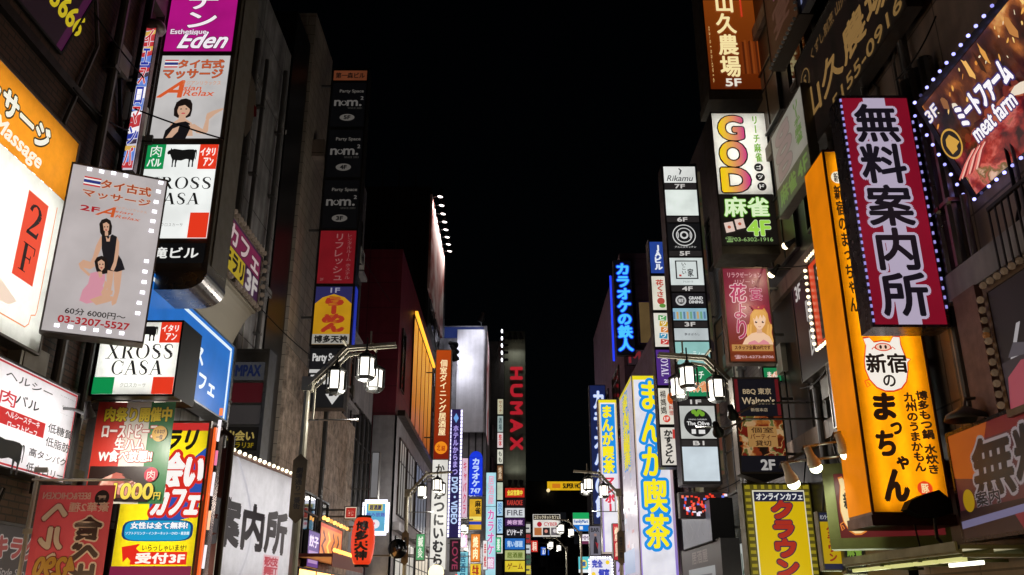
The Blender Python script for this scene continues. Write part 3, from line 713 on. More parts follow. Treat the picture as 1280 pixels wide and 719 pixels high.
def flag(a, u0, v0, u1, v1):
    h = (v1 - v0) / 6
    for i, (n, c) in enumerate(((1, 'c0302c'), (1, 'e8e6e6'), (2, '2a3478'), (1, 'e8e6e6'), (1, 'c0302c'))):
        o = (0, 1, 2, 4, 5)[i]; a.r(u0, v0 + o * h, u1, v0 + (o + n) * h, c)
BOXM = metal('2b2a2c', .35, .7)
# ---- orange and white massage sign, flat on the brick wall
f1 = pt(98, 180, X=-5.3); tl = proj((-5.3, 6.3, f1.z))
g = Sign('wall_sign', 'big orange and white massage sign with red 2F panel on the brick wall', tl, (98, 180), (47, 441), dict(X=-5.3), dep=.26, mat=metal('6d6a66', .4, .6), rim=.03, hollow=.22)
a = g.art(); a.acrylic('f4f7f2', [(i + .5) / 16 for i in range(16)], True, 7.6, 0, .305, 1, 1); a.acrylic('f8a02c', [(i + .5) / 16 for i in range(16)], True, 6, 0, 0, 1, .3045)
u1, u0 = g.uv(63, 170)[0], g.uv(2, 125)[0]; cw = (u1 - u0) / 3
a.t('マッサージ', u1 - 5 * cw, .07, u1, .19, 'f6f2e2', .05, o=('1c1208', .06))
us = g.uv(50, 210)[0]; u0 = g.uv(-14, 170)[0]
a.t('Massage', u0, .2, us, .295, 'fff2e0', .03, sh=.35)
q0, q1 = g.uv(37, 240), g.uv(38, 362); ul, ur = g.uv(25, 295)[0] - .005, g.uv(49, 308)[0]
ul, ur = g.uv(24, 292)[0], g.uv(49, 312)[0]
a.r(ul, .385, ur, .755, 'ea4a2c')
mu, du = (ul + ur) / 2, (ur - ul) * .3
a.t('2', mu - du, .42, mu + du, .56, '161010', face='serif'); a.t('F', mu - du, .6, mu + du, .72, '161010', face='serif')
a.line([(.5, .93), (ur, .93), (ur + .02, .91), (ur + .025, .87), (ur + .05, .86), (ur + .055, .84), (ur + .055, .36)], .014, 'd8813c')
a.poly([(ul - .12, .84), (ul - .06, .8), (ul + .01, .83), (ul + .06, .85), (ul + .02, .88), (ul - .08, .89)], 'f0d8c4')
a.build('panel', g.root)
# ---- dark tilted board with yellow figures
b0 = pt(-30, -66, X=-5.45); b1 = pt(92, 66, X=-5.45); t1 = pt(152, -62, X=-4.95)
g = Sign('tilted_board', 'dark purple tilted board with yellow numerals high on the brick wall', proj((-4.95, b0.y, t1.z)), (152, -62), (-30, -66), dict(X=-4.95), None, dict(X=-5.45), dep=.12, mat=BOXM)
a = g.art(); a.bg('170912'); a.r(.93, 0, 1, 1, '3a1030')
u0, u1 = g.uv(52, -8)[0], g.uv(101, 40)[0]; v1 = g.uv(96, 49)[1]
a.t('03-3666', u1 - (u1 - u0) * 1.4, v1 - .17, u1, v1, 'b8a41c', .04); a.build('panel', g.root)
# ---- white massage sign with LEDs
g = Sign('led_sign', 'white massage sign with two posing women, framed by white LED lamps', (92, 204), (208, 228), (55, 413), dict(Y=9.28), dict(Y=9.74), dep=.22, mat=metal('7d7878', .4, .5), rim=.02)
a = g.art(); a.bg('b2abab')  # LEDs light this face; a weak glow in its colour stands in
flag(a, *a.q(106, 220, 125, 235))
a.t('タイ古式', *a.q(127, 224, 188, 247), '9c3f22', .03, o=('d8b090', .03)); a.t('マッサージ', *a.q(104, 236, 187, 260), '9c3f22', .03, o=('d8b090', .03))
a.t('2F', *a.q(101, 256, 124, 267), 'a01c24', .05); a.t('A', *a.q(121, 256, 143, 273), 'c05426', .02, sh=.5)
a.t('アジアンリラックス', *a.q(143, 258, 183, 268), 'c98a60'); a.t('sian', *a.q(143, 263, 166, 270), 'c05426', .01, sh=.25); a.t('Relax', *a.q(144, 269, 175, 278), 'c05426', .01, sh=.25)
a.t('60分 6000円〜', *a.q(82, 384, 156, 402), '2a2420', .02); a.t('03-3207-5527', *a.q(73, 394, 161, 414), 'a01c24', .04)
def pp(*pts, c): a.poly([a.p(x, y) for x, y in pts], c)
SK, HR = 'c49a80', '1d1614'
pp((143, 330), (153, 333), (151, 352), (149, 366), (145, 380), (140, 383), (139, 379), (143, 366), (142, 350), c=SK)
pp((134, 330), (143, 332), (141, 350), (139, 362), (137, 376), (131, 379), (131, 375), (134, 362), (133, 348), c=SK)
pp((126, 296), (129, 300), (126, 312), (121, 324), (115, 334), (111, 333), (116, 322), (120, 308), c=SK)
pp((127, 296), (133, 294), (137, 297), (140, 294), (146, 297), (147, 306), (145, 315), (152, 326), (156, 338), (146, 341), (131, 338), (129, 322), (127, 312), c='1c1a1e')
pp((132, 296), (135, 300), (138, 296), (137, 303), (133, 303), c=SK)
pp((146, 297), (149, 304), (148, 320), (145, 333), (142, 340), (138, 338), (142, 328), (144, 314), c=SK)
pp((125, 292), (124, 281), (127, 276), (133, 274), (138, 277), (140, 284), (139, 294), (134, 297), (128, 297), c=HR)
pp((128.5, 281), (133, 279), (136.5, 282), (136, 289), (133, 292.5), (129.5, 289), c=SK); pp((131, 291), (135, 291), (135, 296), (131, 296), c=SK)
for ex in (130.6, 134.3): a.ell(*a.p(ex, 285), .007, .004, HR)
a.ell(*a.p(132.5, 289), .011, .004, 'a83a40')
pp((119, 335), (118, 328), (121, 323), (127, 321), (133, 324), (135, 331), (134, 343), (129, 344), (121, 342), c=HR)
pp((98, 331), (104, 326), (117, 330), (119, 334), (113, 338), (104, 336), (113, 344), (111, 347), (100, 337), c=SK)
pp((113, 343), (121, 341), (126, 345), (131, 344), (131, 352), (128, 359), (134, 368), (124, 378), (108, 381), (99, 377), (103, 364), (110, 356), c='c88a9a')
pp((122, 341), (127, 341), (128, 347), (124, 349), c=SK)
pp((122, 329), (126.5, 326), (130.5, 329), (130.5, 336), (127, 340.5), (123.5, 337), c=SK)
for ex in (124.6, 128.4): a.ell(*a.p(ex, 332), .007, .004, HR)
a.ell(*a.p(126.6, 336.5), .011, .004, 'a83a40')
pp((131, 352), (135, 356), (133, 364), (141, 365), (140, 370), (128, 372), (126, 367), (129, 362), c=SK)
pp((112, 376), (126, 371), (140, 372), (145, 376), (132, 380), (120, 383), c=SK)
a.build('panel', g.root)
led = [g.uv(x, y) for x, y in ((112, 212), (127, 215), (142, 217), (157, 220), (201, 229), (198, 240), (195, 253), (193, 265), (191, 277), (189, 289), (183, 327), (181, 340), (180, 353), (178, 366), (174, 379), (172, 392), (71, 407), (88, 409), (104, 411), (120, 413), (136, 415), (152, 417))]
me = MB().box((-.025, 0, -.018), (.025, .012, .018), lit('f2f0ff', 3, False)).build('led', mesh_only=True)
for u, v in led: inst('led', me, g.root, ((u - .5) * g.w, -.02, (1 - v) * g.h))
g.bracket(-1, .3)
# ---- thin striped sign
g = Sign('striped_sign', 'thin striped red, white and blue neon sign squeezed before the pink column', (184, 34), (196, 34), (157, 213), dict(Y=10.7), dep=.08, mat=metal('8a7a88', .3, .4), rim=.015)
a = g.art(); a.bg('c8c4d2'); r_ = random.Random(3)
for i in range(26):
    v = i / 26; c = ('b83238', '2c3c9c', 'f0ecf0', 'b83238', '3a2c40', 'f0ecf0', '5c7cc8', 'd4a850')[r_.randrange(8)]
    a.poly([(0, v), (1, v - .03 * r_.random()), (1, v + .02 + .015 * r_.random()), (0, v + .03)], c)
for i in range(7): a.t('イエスロマンバ'[i], .12, .03 + i * .138, .9, .15 + i * .138, ('c02c34', '2838a0')[i % 2], .04, o=('f4f0f4', .05))
a.build('panel', g.root)
MB().ball((0, .1, g.h + .06), .16, metal('9a8e98', .3, .4), 12, (1, 1, .8)).build('cap', g.root, True)
# ---- tenant column with the chrome foot
g = Sign('sign_column', 'tall tenant sign column with magenta, massage, ox and black panels over a chrome foot', (218, -30), (303, -30), (174, 338), dict(Y=11.45), dep=.8, mat=metal('7a7672', .4, .35), rim=.05)
a = g.panel(-30, 65); a.bg('a8147a'); a.t('エデン', *a.q(241, -30, 272, 35), 'f4e8f0', .02, vert=True, o=('5a0a40', .02)); a.t('Eden', *a.q(224, 40, 284, 61), 'f2eaf2', .03, sh=.45, o=('48082f', .03)); a.t('Esthetique', *a.q(214, 37, 258, 45), 'e8d8e4', .03, o=('5a0a40', .05)); a.build('panel', g.root)
a = g.panel(69, 174); a.bg('bdbab9'); flag(a, *a.q(207, 75, 222, 85))
a.t('タイ古式', *a.q(224, 75, 280, 86), 'c05830', .03, o=('7a3018', .03)); a.t('マッサージ', *a.q(205, 87, 278, 99), 'c05830', .03, o=('7a3018', .03))
a.t('A', *a.q(199, 101, 229, 123), 'd0582c', .03, sh=.5); a.t('アジアンリラックス', *a.q(229, 102, 276, 107), 'd08a60'); a.t('sian', *a.q(230, 108, 252, 114), 'd0582c', .02, sh=.2); a.t('Relax', *a.q(230, 114, 268, 121), 'd0582c', .02, sh=.2)
hu, hv = a.p(230, 136); woman(a, hu, hv, .2, .127, '1a1210', 'c9a288', '141214'); a.build('panel', g.root)
a = g.panel(180, 299); xross(a, 0, .27, 0); a.t('XROSS', .06, .36, .97, .49, '161616', face='serif'); a.t('CASA', .16, .53, .84, .655, '161616', face='serif')
a.r(.0, .74, .26, 1, '0f8a4a'); a.r(.74, .74, 1, 1, 'e2381f'); a.t('クロスカーサ', .36, .85, .66, .885, '8a8a88'); a.build('panel', g.root)
a = g.panel(303, 330); a.bg('0c0c0d'); a.t('大滝ビル', .08, .2, .92, .78, 'e8e8e4', .03); a.build('panel', g.root)
m = MB(); n = 10; x0, x1 = -g.w / 2 - .06, g.w / 2 + .06
q = [(x0, 0)] + [(x1 - .3 + .3 * math.sin(i / n * math.pi / 2), -.28 + .28 * (1 - math.cos(i / n * math.pi / 2)) - 0) for i in range(n + 1)]
q = [(x0, -.03), (x0, -.3)] + [(x1 - .35 + .35 * math.sin(i / n * math.pi / 2), -.3 + .27 * (1 - math.cos(i / n * math.pi / 2))) for i in range(n + 1)]
for i in range(len(q)):
    p, r2 = q[i], q[(i + 1) % len(q)]; m.face([(p[0], -.03, p[1]), (r2[0], -.03, r2[1]), (r2[0], g.dep, r2[1]), (p[0], g.dep, p[1])], CHROME)
m.face([(x, -.03, z) for x, z in q[::-1]], CHROME); m.face([(x, g.dep, z) for x, z in q], CHROME); m.build('chrome_foot', g.root)
MB().box((g.w / 2 + .052, .08, .1), (g.w / 2 + .075, g.dep - .1, g.h), metal('8a8682', .42, .35)).build('side_sheet', g.root)
# ---- cafe sign with bulbs, on the concrete wall
c0, c1 = pt(277, 256, X=-4.85), pt(327, 318, X=-4.85)
g = Sign('bulb_sign', 'small cafe 3F sign edged with unlit bulbs high on the concrete wall', (277, 256), (327, 318), (321, 383), dict(X=-4.85), dep=.42, mat=metal('a39a90', .4, .4), rim=.1)
a = g.art(k=.62); a.bg('3a1a3a'); a.r(0, .02, .14, .98, '2c3a88'); a.t('出会い', .015, .05, .12, .9, 'd8d4d8', .04, vert=True); a.r(.14, .05, .98, .5, '7a2448')
a.t('カフェ', .18, .08, .95, .47, 'd0b8b8', .05, o=('3a1018', .04)); a.r(.14, .53, .62, .95, 'b8a028'); a.t('キラリ', .16, .56, .6, .92, '1a1412', .05); a.t('3F', .66, .54, .96, .94, 'c8c0bc', .06); a.build('panel', g.root)
g.bulbs(g.edge(15, (-.03, -.07), (1.03, -.07)) + g.edge(15, (-.03, 1.07), (1.03, 1.07)) + g.edge(6, (1.04, 0), (1.04, 1)), .05, '8a7868', .28, .06)  # unlit bulbs, with a faint glow for the light they catch
m = MB(); w, n = g.w / 2, 8
arc = [(w - .9 * i / n * 1.0 - .1, -.1 - .75 * math.sin(i / n * math.pi / 2) if i else -.1) for i in range(n + 1)]
pr = [(.0, -.12), (0, -.16)] + [(.42 * (i / n), -.16 - .75 * (1 - math.cos(i / n * math.pi / 2))) for i in range(1, n + 1)] + [(.42, -.12)]
m_ = ink('9a9284', .6)
for i in range(len(pr)):
    p, r2 = pr[i], pr[(i + 1) % len(pr)]; m.face([(-w, p[0], p[1]), (w, p[0], p[1]), (w, r2[0], r2[1]), (-w, r2[0], r2[1])], m_)
m.face([(-w, y, z) for y, z in pr], m_); m.face([(w, y, z) for y, z in pr[::-1]], m_); m.build('support', g.root)
# ---- blue cafe sign
g = Sign('blue_sign', 'bright blue cafe sign with white edge line on the concrete wall', (190, 345), (293, 431), (281, 525), dict(X=-5.0), dep=.3, mat=metal('8f959c', .3, .6), rim=.03)
a = g.art(); a.bg('1a66b8'); a.r(0, .04, .97, .085, 'd8e8f4'); a.r(.95, .085, .972, 1, 'd8e8f4'); a.t('クロス', .18, .32, .62, .56, 'e8f0f6', .05); a.t('ネットカフェ', .1, .62, .8, .85, 'e8f0f6', .05); a.build('panel', g.root)
# ---- lit ox box
g = Sign('box_sign', 'white lit steak restaurant box sign in a thick black case, below the chrome foot', (130, 403), (228, 403), (118, 493), dict(Y=10.95), dep=.7, mat=BLACKP, rim=.025, hollow=.22)
a = g.art(); xross(a, 0, .29, 0, tubes=(.08, .29, .5, .71, .92)); a.t('XROSS', .1, .31, .94, .52, '161616', face='serif'); a.t('CASA', .2, .54, .84, .74, '161616', face='serif')
a.r(0, .77, .26, 1, '0f8a4a'); a.r(.74, .77, 1, 1, 'e2381f'); a.t('クロスカーサ', .34, .85, .66, .91, '8a8a88'); a.build('panel', g.root)
me = MB().lathe((0, 0, 0), [(0, .05), (.07, .05), (.09, 0), (0, -.002)], lit('fff4e0', 4, True), 12).build('downlight', mesh_only=True)
for x in (-.25, .25): inst('downlight', me, g.root, (x, .3, -.08))
# ---- healthy meat bar sign
g = Sign('wall_sign', 'white healthy meat bar sign with red edge and black ox on the brick wall', (-40, 430), (98, 492), (80, 604), dict(X=-5.15), dep=.25, mat=metal('3a3a3c', .4, .6), rim=.02, hollow=.22)
a = g.art(); a.acrylic('e6e2ea', (.1, .3, .5, .7, .9), False, 7.4); a.frame(.02, 'b42430', .012)
a.t('ヘルシー', *a.q(8, 462, 64, 498), '16161a', .02); a.t('肉', *a.q(1, 484, 17, 511), 'c2202c', .02); a.t('バル', *a.q(20, 491, 47, 516), '16161a', .03)
a.t('XROSS', *a.q(74, 493, 95, 504), '77787c', face='serif'); a.t('CASA', *a.q(77, 506, 92, 516), '77787c', face='serif'); a.t('クロスカーサ', *a.q(70, 515, 90, 522), '9a9a9e')
a.r(*a.q(-10, 504, 52, 548), 'cc2a2c'); a.t('ヘルシーステーキ', *a.q(6, 512, 47, 536), 'f4ecec', .03); a.t('ローストビーフ', *a.q(8, 525, 43, 547), 'f4ecec', .03)
a.t('低糖質', *a.q(59, 528, 87, 551), '16161a', .02); a.t('低脂肪', *a.q(56, 545, 83, 567), '16161a', .02); a.t('高タンパク', *a.q(35, 559, 79, 584), '16161a', .02); a.t('低カロリー', *a.q(31, 577, 75, 602), '16161a', .02)
u0, v0, u1, v1 = a.q(-22, 534, 21, 596); ox(a, u0, v0, u1 - u0, v1 - v0, '121214'); a.build('panel', g.root)
# ---- hanging meat festival banner
def cloth(name, label, tl, tr, bl, Y, cols, group=None, sway=.03):
    s = Sign(name, label, tl, tr, bl, dict(Y=Y), dep=.02, case=False, cat='banner', group=group, on=False); return s
def drape(o, w, amp, n=2.2):
    for v in o.data.vertices: v.co.y += amp * math.sin(v.co.x / w * n * 3 + v.co.z * 1.3) + amp * .5 * math.sin(v.co.z * 4)
def gridbg(a, c, n=14, mz=10, u0=0, u1=1, v0=0, v1=1):
    a.up(); m = a.mat(c)
    for i in range(n):
        for j in range(mz):
            U = [u0 + (u1 - u0) * k / n for k in (i, i + 1)]; V = [v0 + (v1 - v0) * k / mz for k in (j, j + 1)]
            a.mb.face([a.P(U[0], V[1]), a.P(U[1], V[1]), a.P(U[1], V[0]), a.P(U[0], V[0])], m)
MEAT = picture('roast beef print', ['5a2a20', 'b85a4c', 'd8988a', 'f0ccc0', '8a4034'], 9, .2, lights=False)
g = cloth('meat_banner', 'tricolour hanging banner advertising roast beef for 1000 yen', (125, 503), (221, 503), (109, 630), 10.8, None)
a = g.art(); gridbg(a, 'c83a30', 6, 12, 0, .36); gridbg(a, 'd8d4cc', 6, 12, .36, .68); gridbg(a, '2c7a44', 6, 12, .68, 1)
a.t('肉祭り開催中', .1, .05, .97, .2, 'f0d838', .04, o=('3a2c10', .03)); a.t('ローストビーフ', .1, .22, .8, .36, 'f4ecec', .04, o=('b0282c', .05)); a.t('生ハム', .28, .36, .66, .48, 'f4ecec', .04, o=('b0282c', .05))
a.t('W食べ放題!!', .1, .48, .78, .6, 'f4ecec', .04, o=('b0282c', .05)); a.r(.02, .64, .8, .98, '2a1814'); a.poly([(.1, .9), (.2, .76), (.36, .7), (.5, .72), (.7, .68), (.78, .82), (.7, .92), (.4, .95)], MEAT)
a.circ(.84, .32, .1, 'd8a838'); a.t('ぐるなび', .77, .28, .91, .32, '5a3010', .03); a.t('一位', .8, .33, .89, .38, '5a3010', .03); a.circ(.8, .72, .09, 'c02c48'); a.t('肉', .75, .68, .85, .77, 'f4e0e0')
a.t('1000', .36, .8, .86, .96, 'e8d044', .04, o=('2a1c10', .03)); a.t('円', .87, .89, .96, .96, 'e8d044', .03)
o = a.build('cloth', g.root); drape(o, g.w, .012)
MB().tube([(-g.w / 2 - .05, 0, g.h + .02), (g.w / 2 + .05, 0, g.h + .02)], .015, STEEL, 8).tube([(-g.w / 2 - .05, 0, g.h + .02), (-g.w / 2 - .35, .3, g.h + .02)], .015, STEEL, 8).build('rod', g.root)
# ---- red banner seen from behind
g = cloth('red_banner', 'red beef and chicken banner seen from behind, its writing reversed', (52, 607), (146, 607), (30, 790), 8.9, None)
a = g.art(); gridbg(a, opal('d0525a', .6), 12, 18)
kw = dict(flip=True)
a.t('BEEF&CHICKEN', .06, .05, .68, .1, 'd8b8b4', .03, **kw); a.circ(.84, .09, .1, '2a1c20'); ox(a, .78, .07, .12, .035, 'c8b4b0'); a.t('豪華2種', .42, .12, .96, .19, 'e0c4c0', .02, **kw)
a.t('ヘルシー', .1, .13, .42, .82, 'ecdcd8', .06, vert=True, o=('8a1c24', .04), **kw); a.t('食べ比べ', .52, .22, .92, .86, '3a1c24', .05, vert=True, o=('e8d4d0', .05), **kw); a.t('4290', .1, .5, .62, .64, 'c89a3c', .05, o=('7a1c20', .04), sh=-.3, **kw)
o = a.build('cloth', g.root); drape(o, g.w, .014)
m = MB(); w = g.w / 2
m.tube([(-w - .12, .03, g.h + .06), (w + .12, .03, g.h + .06)], .013, WHITEP, 8); m.build('rod', g.root)
m = MB(); m.tube([(-w - .08, .04, -1.9), (-w - .08, .04, g.h + .1)], .022, WHITEP, 8)
for z in (.2, .9, 1.5): m.box((-w - .11, .01, z), (-w + .02, .03, z + .05), WHITEP)
m.build('pole', g.root)
# ---- yellow encounter-cafe sign
g = Sign('yellow_sign', 'bright yellow cafe sign with red arrow and blue bubble, lit tubes along its side', (166, 529), (262, 529), (139, 735), dict(Y=12), dep=.5, mat=metal('5a4a40', .3, .7), rim=.03, hollow=.22)
a = g.art(); a.acrylic('f8e020', (.12, .37, .63, .88), True, 8); a.r(0, 0, 1, .05, 'c02a28')
a.t('キラリ', *a.q(186, 536, 247, 563), '15120e', .05, sh=.25); a.poly([a.p(x, y) for x, y in ((188, 615), (258, 560), (254, 600), (246, 645), (185, 660))], '2a50a8')
a.t('出会い', *a.q(180, 565, 252, 612), 'f8f4f0', .05, o=('d02a20', .08), sh=.2); a.t('カフェ', *a.q(192, 608, 249, 645), 'f8f4f0', .05, o=('d02a20', .09), sh=.3)
u0, v0, u1, v1 = a.q(155, 650, 240, 677); [a.poly([((u0 + u1) / 2 + s_ * (u1 - u0) / 2 * abs(math.cos(t)) ** .35 * math.copysign(1, math.cos(t)), (v0 + v1) / 2 + s_ * (v1 - v0) / 2 * abs(math.sin(t)) ** .6 * math.copysign(1, math.sin(t))) for t in [math.pi * i / 20 + .001 for i in range(40)]], c_) for s_, c_ in ((1, '123a6a'), (.93, '1c9ac8'))]
a.t('女性は全て無料!', u0 + .1, v0 + .012, u1 - .07, v0 + .055, 'f8fafc', .05, o=('123a80', .05)); a.t('ソフトドリンク・インターネット・DVD・着放題', u0 + .05, v0 + .07, u1 - .04, v0 + .09, 'e8f4fa', .02)
a.t('いらっしゃいませ!', *a.q(179, 681, 233, 689), '221a10', .02); a.poly([a.p(x, y) for x, y in ((153, 684), (176, 680), (171, 686), (178, 693), (168, 706), (160, 697), (154, 703))], 'e02a1c'); a.r(*a.q(165, 690, 233, 706), 'e02a1c'); a.t('受付3F', *a.q(171, 691, 231, 705), 'fff6ea', .05)
a.r(0, g.uv(190, 708)[1], 1, 1, '7a2040'); a.build('panel', g.root)
x = g.w / 2 + .05
MB().box((x, .05, .1), (x + .03, .12, g.h - .05), lit('ff6a2a', .9)).build('neon_tube', g.root)
for k, (z, l, c) in enumerate(((.25, .3, 'f4eef4'), (.75, .25, 'ffc8a0'), (1.2, .32, 'f4eef4'), (1.62, .2, 'e87aa0'), (1.95, .3, 'f4eef4'), (2.32, .1, 'ff8a50'))):
    MB().tube([(x + .01, .22 + .02 * (k % 2), z), (x + .01, .24, z + l)], .025, lit(c, 1.1)).build('neon_tube', g.root)
MB().box((x - .012, .14, .0), (x + .005, .48, g.h), metal('6a5048', .2, .9)).build('side_sheet', g.root)
MB().tube([(x + .12, .5, -.5), (x + .12, .5, g.h - .1), (x - .1, .5, g.h + .05)], .05, BRONZE, 10).build('post', g.root)
# ---- white information office sign, in bulbs
g = Sign('bulb_sign', 'large white information office sign with brushed black characters and a bulb border', (285, 566), (372, 601), (262, 725), dict(X=-4.5), dict(Y=17.04), dep=.4, mat=metal('5a2a24', .4, .4), rim=.07, hollow=.22)
a = g.art(); a.acrylic('dedce6', [(i + .5) / 15 for i in range(15)], True, 3.9)
a.line([(.1 + .28 * math.sin(t * .1), -.02 + .04 * t * 1.0) for t in range(0, 27)], .06, 'aeacb6')
a.t('案内所', *a.q(268, 615, 356, 696), '141018', .055); a.t('無料', -.0, .34, .1, .66, '1c1820', .03)
a.r(*a.q(329, 693, 346, 722), 'c4a0a8'); a.t('歌舞', *a.q(330, 695, 338, 720), 'a82a3c', .03, vert=True); a.t('伎町', *a.q(338, 696, 345, 721), 'a82a3c', .03, vert=True); a.build('panel', g.root)
g.bulbs(g.edge(15, (0, -.035), (1, -.035)) + g.edge(14, (1.018, 0), (1.018, 1)), .034, 'fff0d0', 2.6, .05)
# ---- dark sign under the eaves
g = Sign('lower_sign', 'dark shop sign with red and white lettering under the healthy meat bar sign', (-60, 640), (50, 668), (40, 735), dict(X=-5.1), dep=.2, k=.3)
a = g.art(); a.bg('2c2628'); a.t('ダキラク', .3, .15, .98, .55, 'b03a38', .06, o=('d8ccc8', .05)); a.t('Free Style Sports', .4, .7, .98, .86, 'b8b0ac', .02, sh=.2); a.build('panel', g.root)
# ---- work light on the wall
def worklight(label, P, aim, head=DARK, watts=14, col=(1, .93, .8), r=.1, tube=None, spot=75, hot=6, glowc='fff2d8', grp=None, dome=False):
    """cylindrical floodlight on an arm; P in the world, pointing at aim"""
    P, aim = Vector(P), Vector(aim); d = (aim - P).normalized()
    R = Vector((0, 0, -1)).rotation_difference(d).to_matrix().to_4x4(); R.translation = P
    t = thing('floodlight', label, 'floodlight', R, grp)
    MB().lathe((0, 0, 0), [(0, r * 2.9), (r * .55, r * 2.8), (r * .62, r * 1.4), (r, r * .3), (r * 1.02, -.02), (r * .94, -.02), (r * .9, r * .25), (0, r * .3)], head, 14).build('housing', t, True)
    MB().lathe((0, 0, 0), [(0, -.005 - r * .18), (r * .5, -.005 - r * .1), (r * .86, .0), (0, .001)], lit(glowc, hot, False), 14).build('lamp', t, True)
    if dome: MB().ball((0, 0, -r * .7), r * .98, lit(glowc, hot), 12, (1, 1, .8)).build('bulb', t, True)
    if watts:
        l = bpy.data.lights.new('floodlight_beam', 'SPOT'); l.energy = watts; l.color = col; l.spot_size = math.radians(spot); l.spot_blend = .8; l.shadow_soft_size = r * .7
        o = bpy.data.objects.new('floodlight_beam', l); COL.objects.link(o); o.parent = t; o.location = (0, 0, -.06 - r * (1.2 if dome else .3))
    if tube:
        Ri = R.inverted(); MB().tube([Ri @ Vector(q) for q in tube], .018, STEEL, 8).build('arm', t)
    return t
p = pt(112, 520, Y=9.75)
worklight('small square work light on the brick wall beside the meat banner', p, pt(125, 610, Y=10.2), DARK, 75, spot=165, r=.06, tube=[p, p + Vector((-.25, .1, .1)), (-5.5, p.y + .2, p.z + .15)])
# ---- steel tenant column behind the white sign
g = Sign('sign_column', 'dim steel framed tenant column with red and black panels behind the bulb sign', (289, 440), (334, 440), (276, 640), dict(Y=16.6), dep=.5, mat=metal('77787a', .3, .8), rim=.06)
for y0, y1, bg, tx, c, k in ((452, 476, '57585e', 'IMPAX', '1a2a5a', .3), (478, 504, '5e1620', '', '', .3), (506, 531, '4a4646', '', '', .35), (533, 564, '141210', '出会い', 'c8b060', .45), (566, 600, '3a3434', '', '', .4)):
    a = g.panel(y0, y1, k); a.bg(bg)
    if tx: a.t(tx, .1, .15, .9, .6 if tx == '出会い' else .8, c, .04)
    if tx == '出会い': a.t('キラリ3F', .2, .65, .9, .9, 'a89018', .03)
    a.build('panel', g.root)
# ---- party space column
g = Sign('sign_column', 'tall unlit black party space tenant column with red and yellow lower panels', (417, 87), (460, 87), (385, 432), dict(Y=20.8), dep=.45, mat=metal('4a4644', .35, .8), rim=.03)  # panels are unlit; a faint glow replaces the street light on them
a = g.panel(88, 101, .6); a.bg('6e3a24'); a.t('第一森ビル', .06, .2, .94, .8, '1c100c', .03); a.build('panel', g.root)
for y0, y1, n in ((103, 159, '5F'), (162, 222, '4F'), (225, 286, '3F')):
    a = g.panel(y0, y1, .3); a.bg('0d0d10'); a.t('Party Space', .22, .16, .94, .25, '8a847e', .02); a.t('n m.', .08, .4, .9, .54, '8f8a86', .05)
    u = .37; a.circ(u, .47, .085, '8f8a86'); a.circ(u, .47, .055, '0d0d10'); a.r(u - .015, .38, u + .015, .44, '0d0d10'); a.t('2', .86, .32, .95, .4, '8f8a86', .05); a.t('SINCE 2001', .5, .57, .92, .61, '5c5854'); a.ell(.5, .8, .22, .075, '8a847e'); a.t(n, .4, .755, .6, .845, '141214', .06); a.build('panel', g.root)
a = g.panel(288, 355, .6); a.bg('80161f'); a.t('リフレッシュ', .42, .06, .68, .94, '9c6060', .02, vert=True); a.t('レンタルルーム ホステル', .76, .06, .9, .92, '9c6060', 0, vert=True); a.t('2F', .08, .9, .18, .95, '9c6060'); a.build('panel', g.root)
a = g.panel(358, 431, .72); a.bg('c49018'); a.r(0, 0, 1, .13, '2c2a5c'); a.poly([(0, .13), (.0, .3), (.2, .19), (.5, .13)], '2c2a5c'); a.poly([(1, .13), (1, .3), (.8, .19), (.5, .13)], '2c2a5c'); a.t('1F', .4, .02, .66, .11, '9a98b0', .03)
a.t('らーめん', .2, .17, .86, .8, 'a83420', .06, vert=True); a.r(0, .83, 1, 1, 'a8a49c'); a.t('博多天神', .05, .85, .95, .98, '1c1a18', .05); a.build('panel', g.root)
MB().box((g.w / 2 + .035, .1, 0), (g.w / 2 + .05, .4, 1.6), lit('2a3ab8', .6)).build('side_strip', g.root); g.bracket(-1, .35, (.1, .4, .7, .95))
g = Sign('box_sign', 'black basement party space sign with white down arrow under the ramen panel', (389, 436), (433, 436), (384, 509), dict(Y=20.8), dep=.4, mat=DARK, rim=.02, k=.85)
a = g.art(); a.bg('131316'); a.t('Party Space', .06, .08, .96, .26, 'c8c6c4', .03, sh=0); a.r(0, .36, .38, .42, 'c8c6c4'); a.t('nom.', .05, .45, .75, .62, 'd0cecc', .05); a.poly([(.5, .78), (.92, .78), (.71, .96)], 'd0cecc'); a.r(.58, .66, .84, .8, 'd0cecc'); a.t('B1', .6, .69, .82, .82, '131316', .06); a.build('panel', g.root)
# ---- ramen shop front
g = Sign('poster', 'red and orange lit food poster on the ramen shop front', (401, 653), (428, 664), (400, 700), dict(X=-5.18), dep=.1, mat=DARK, rim=.03)
a = g.art(); a.bg('d8502a'); a.r(.04, .1, .96, .9, 'e88a3c')
for i in range(4): a.line([(.12 + .21 * i, .2), (.22 + .2 * i, .4), (.1 + .21 * i, .6), (.24 + .2 * i, .85)], .14, ('7a1c14', 'f0d060', '8a2418', '5a1410')[i], True)
a.build('panel', g.root); g.bulbs(g.edge(9, (-.1, -.1), (1.3, -.1)), .06, 'ffb860', 2.5, .1)
g = Sign('poster', 'small purple lit poster beside the red food poster', (386, 662), (400, 668), (385, 708), dict(X=-5.15), dep=.1, mat=DARK, rim=.02)
a = g.art(); a.bg('5a3a8a'); a.t('餃子', .1, .1, .9, .45, 'e8d8f0', .05); a.r(.1, .55, .9, .9, 'b090c0'); a.build('panel', g.root)
g = Sign('poster', 'tall white lit menu board right behind the bulb bordered sign', (363, 612), (377, 618), (360, 712), dict(X=-5.0), dep=.12, mat=DARK, rim=.02)
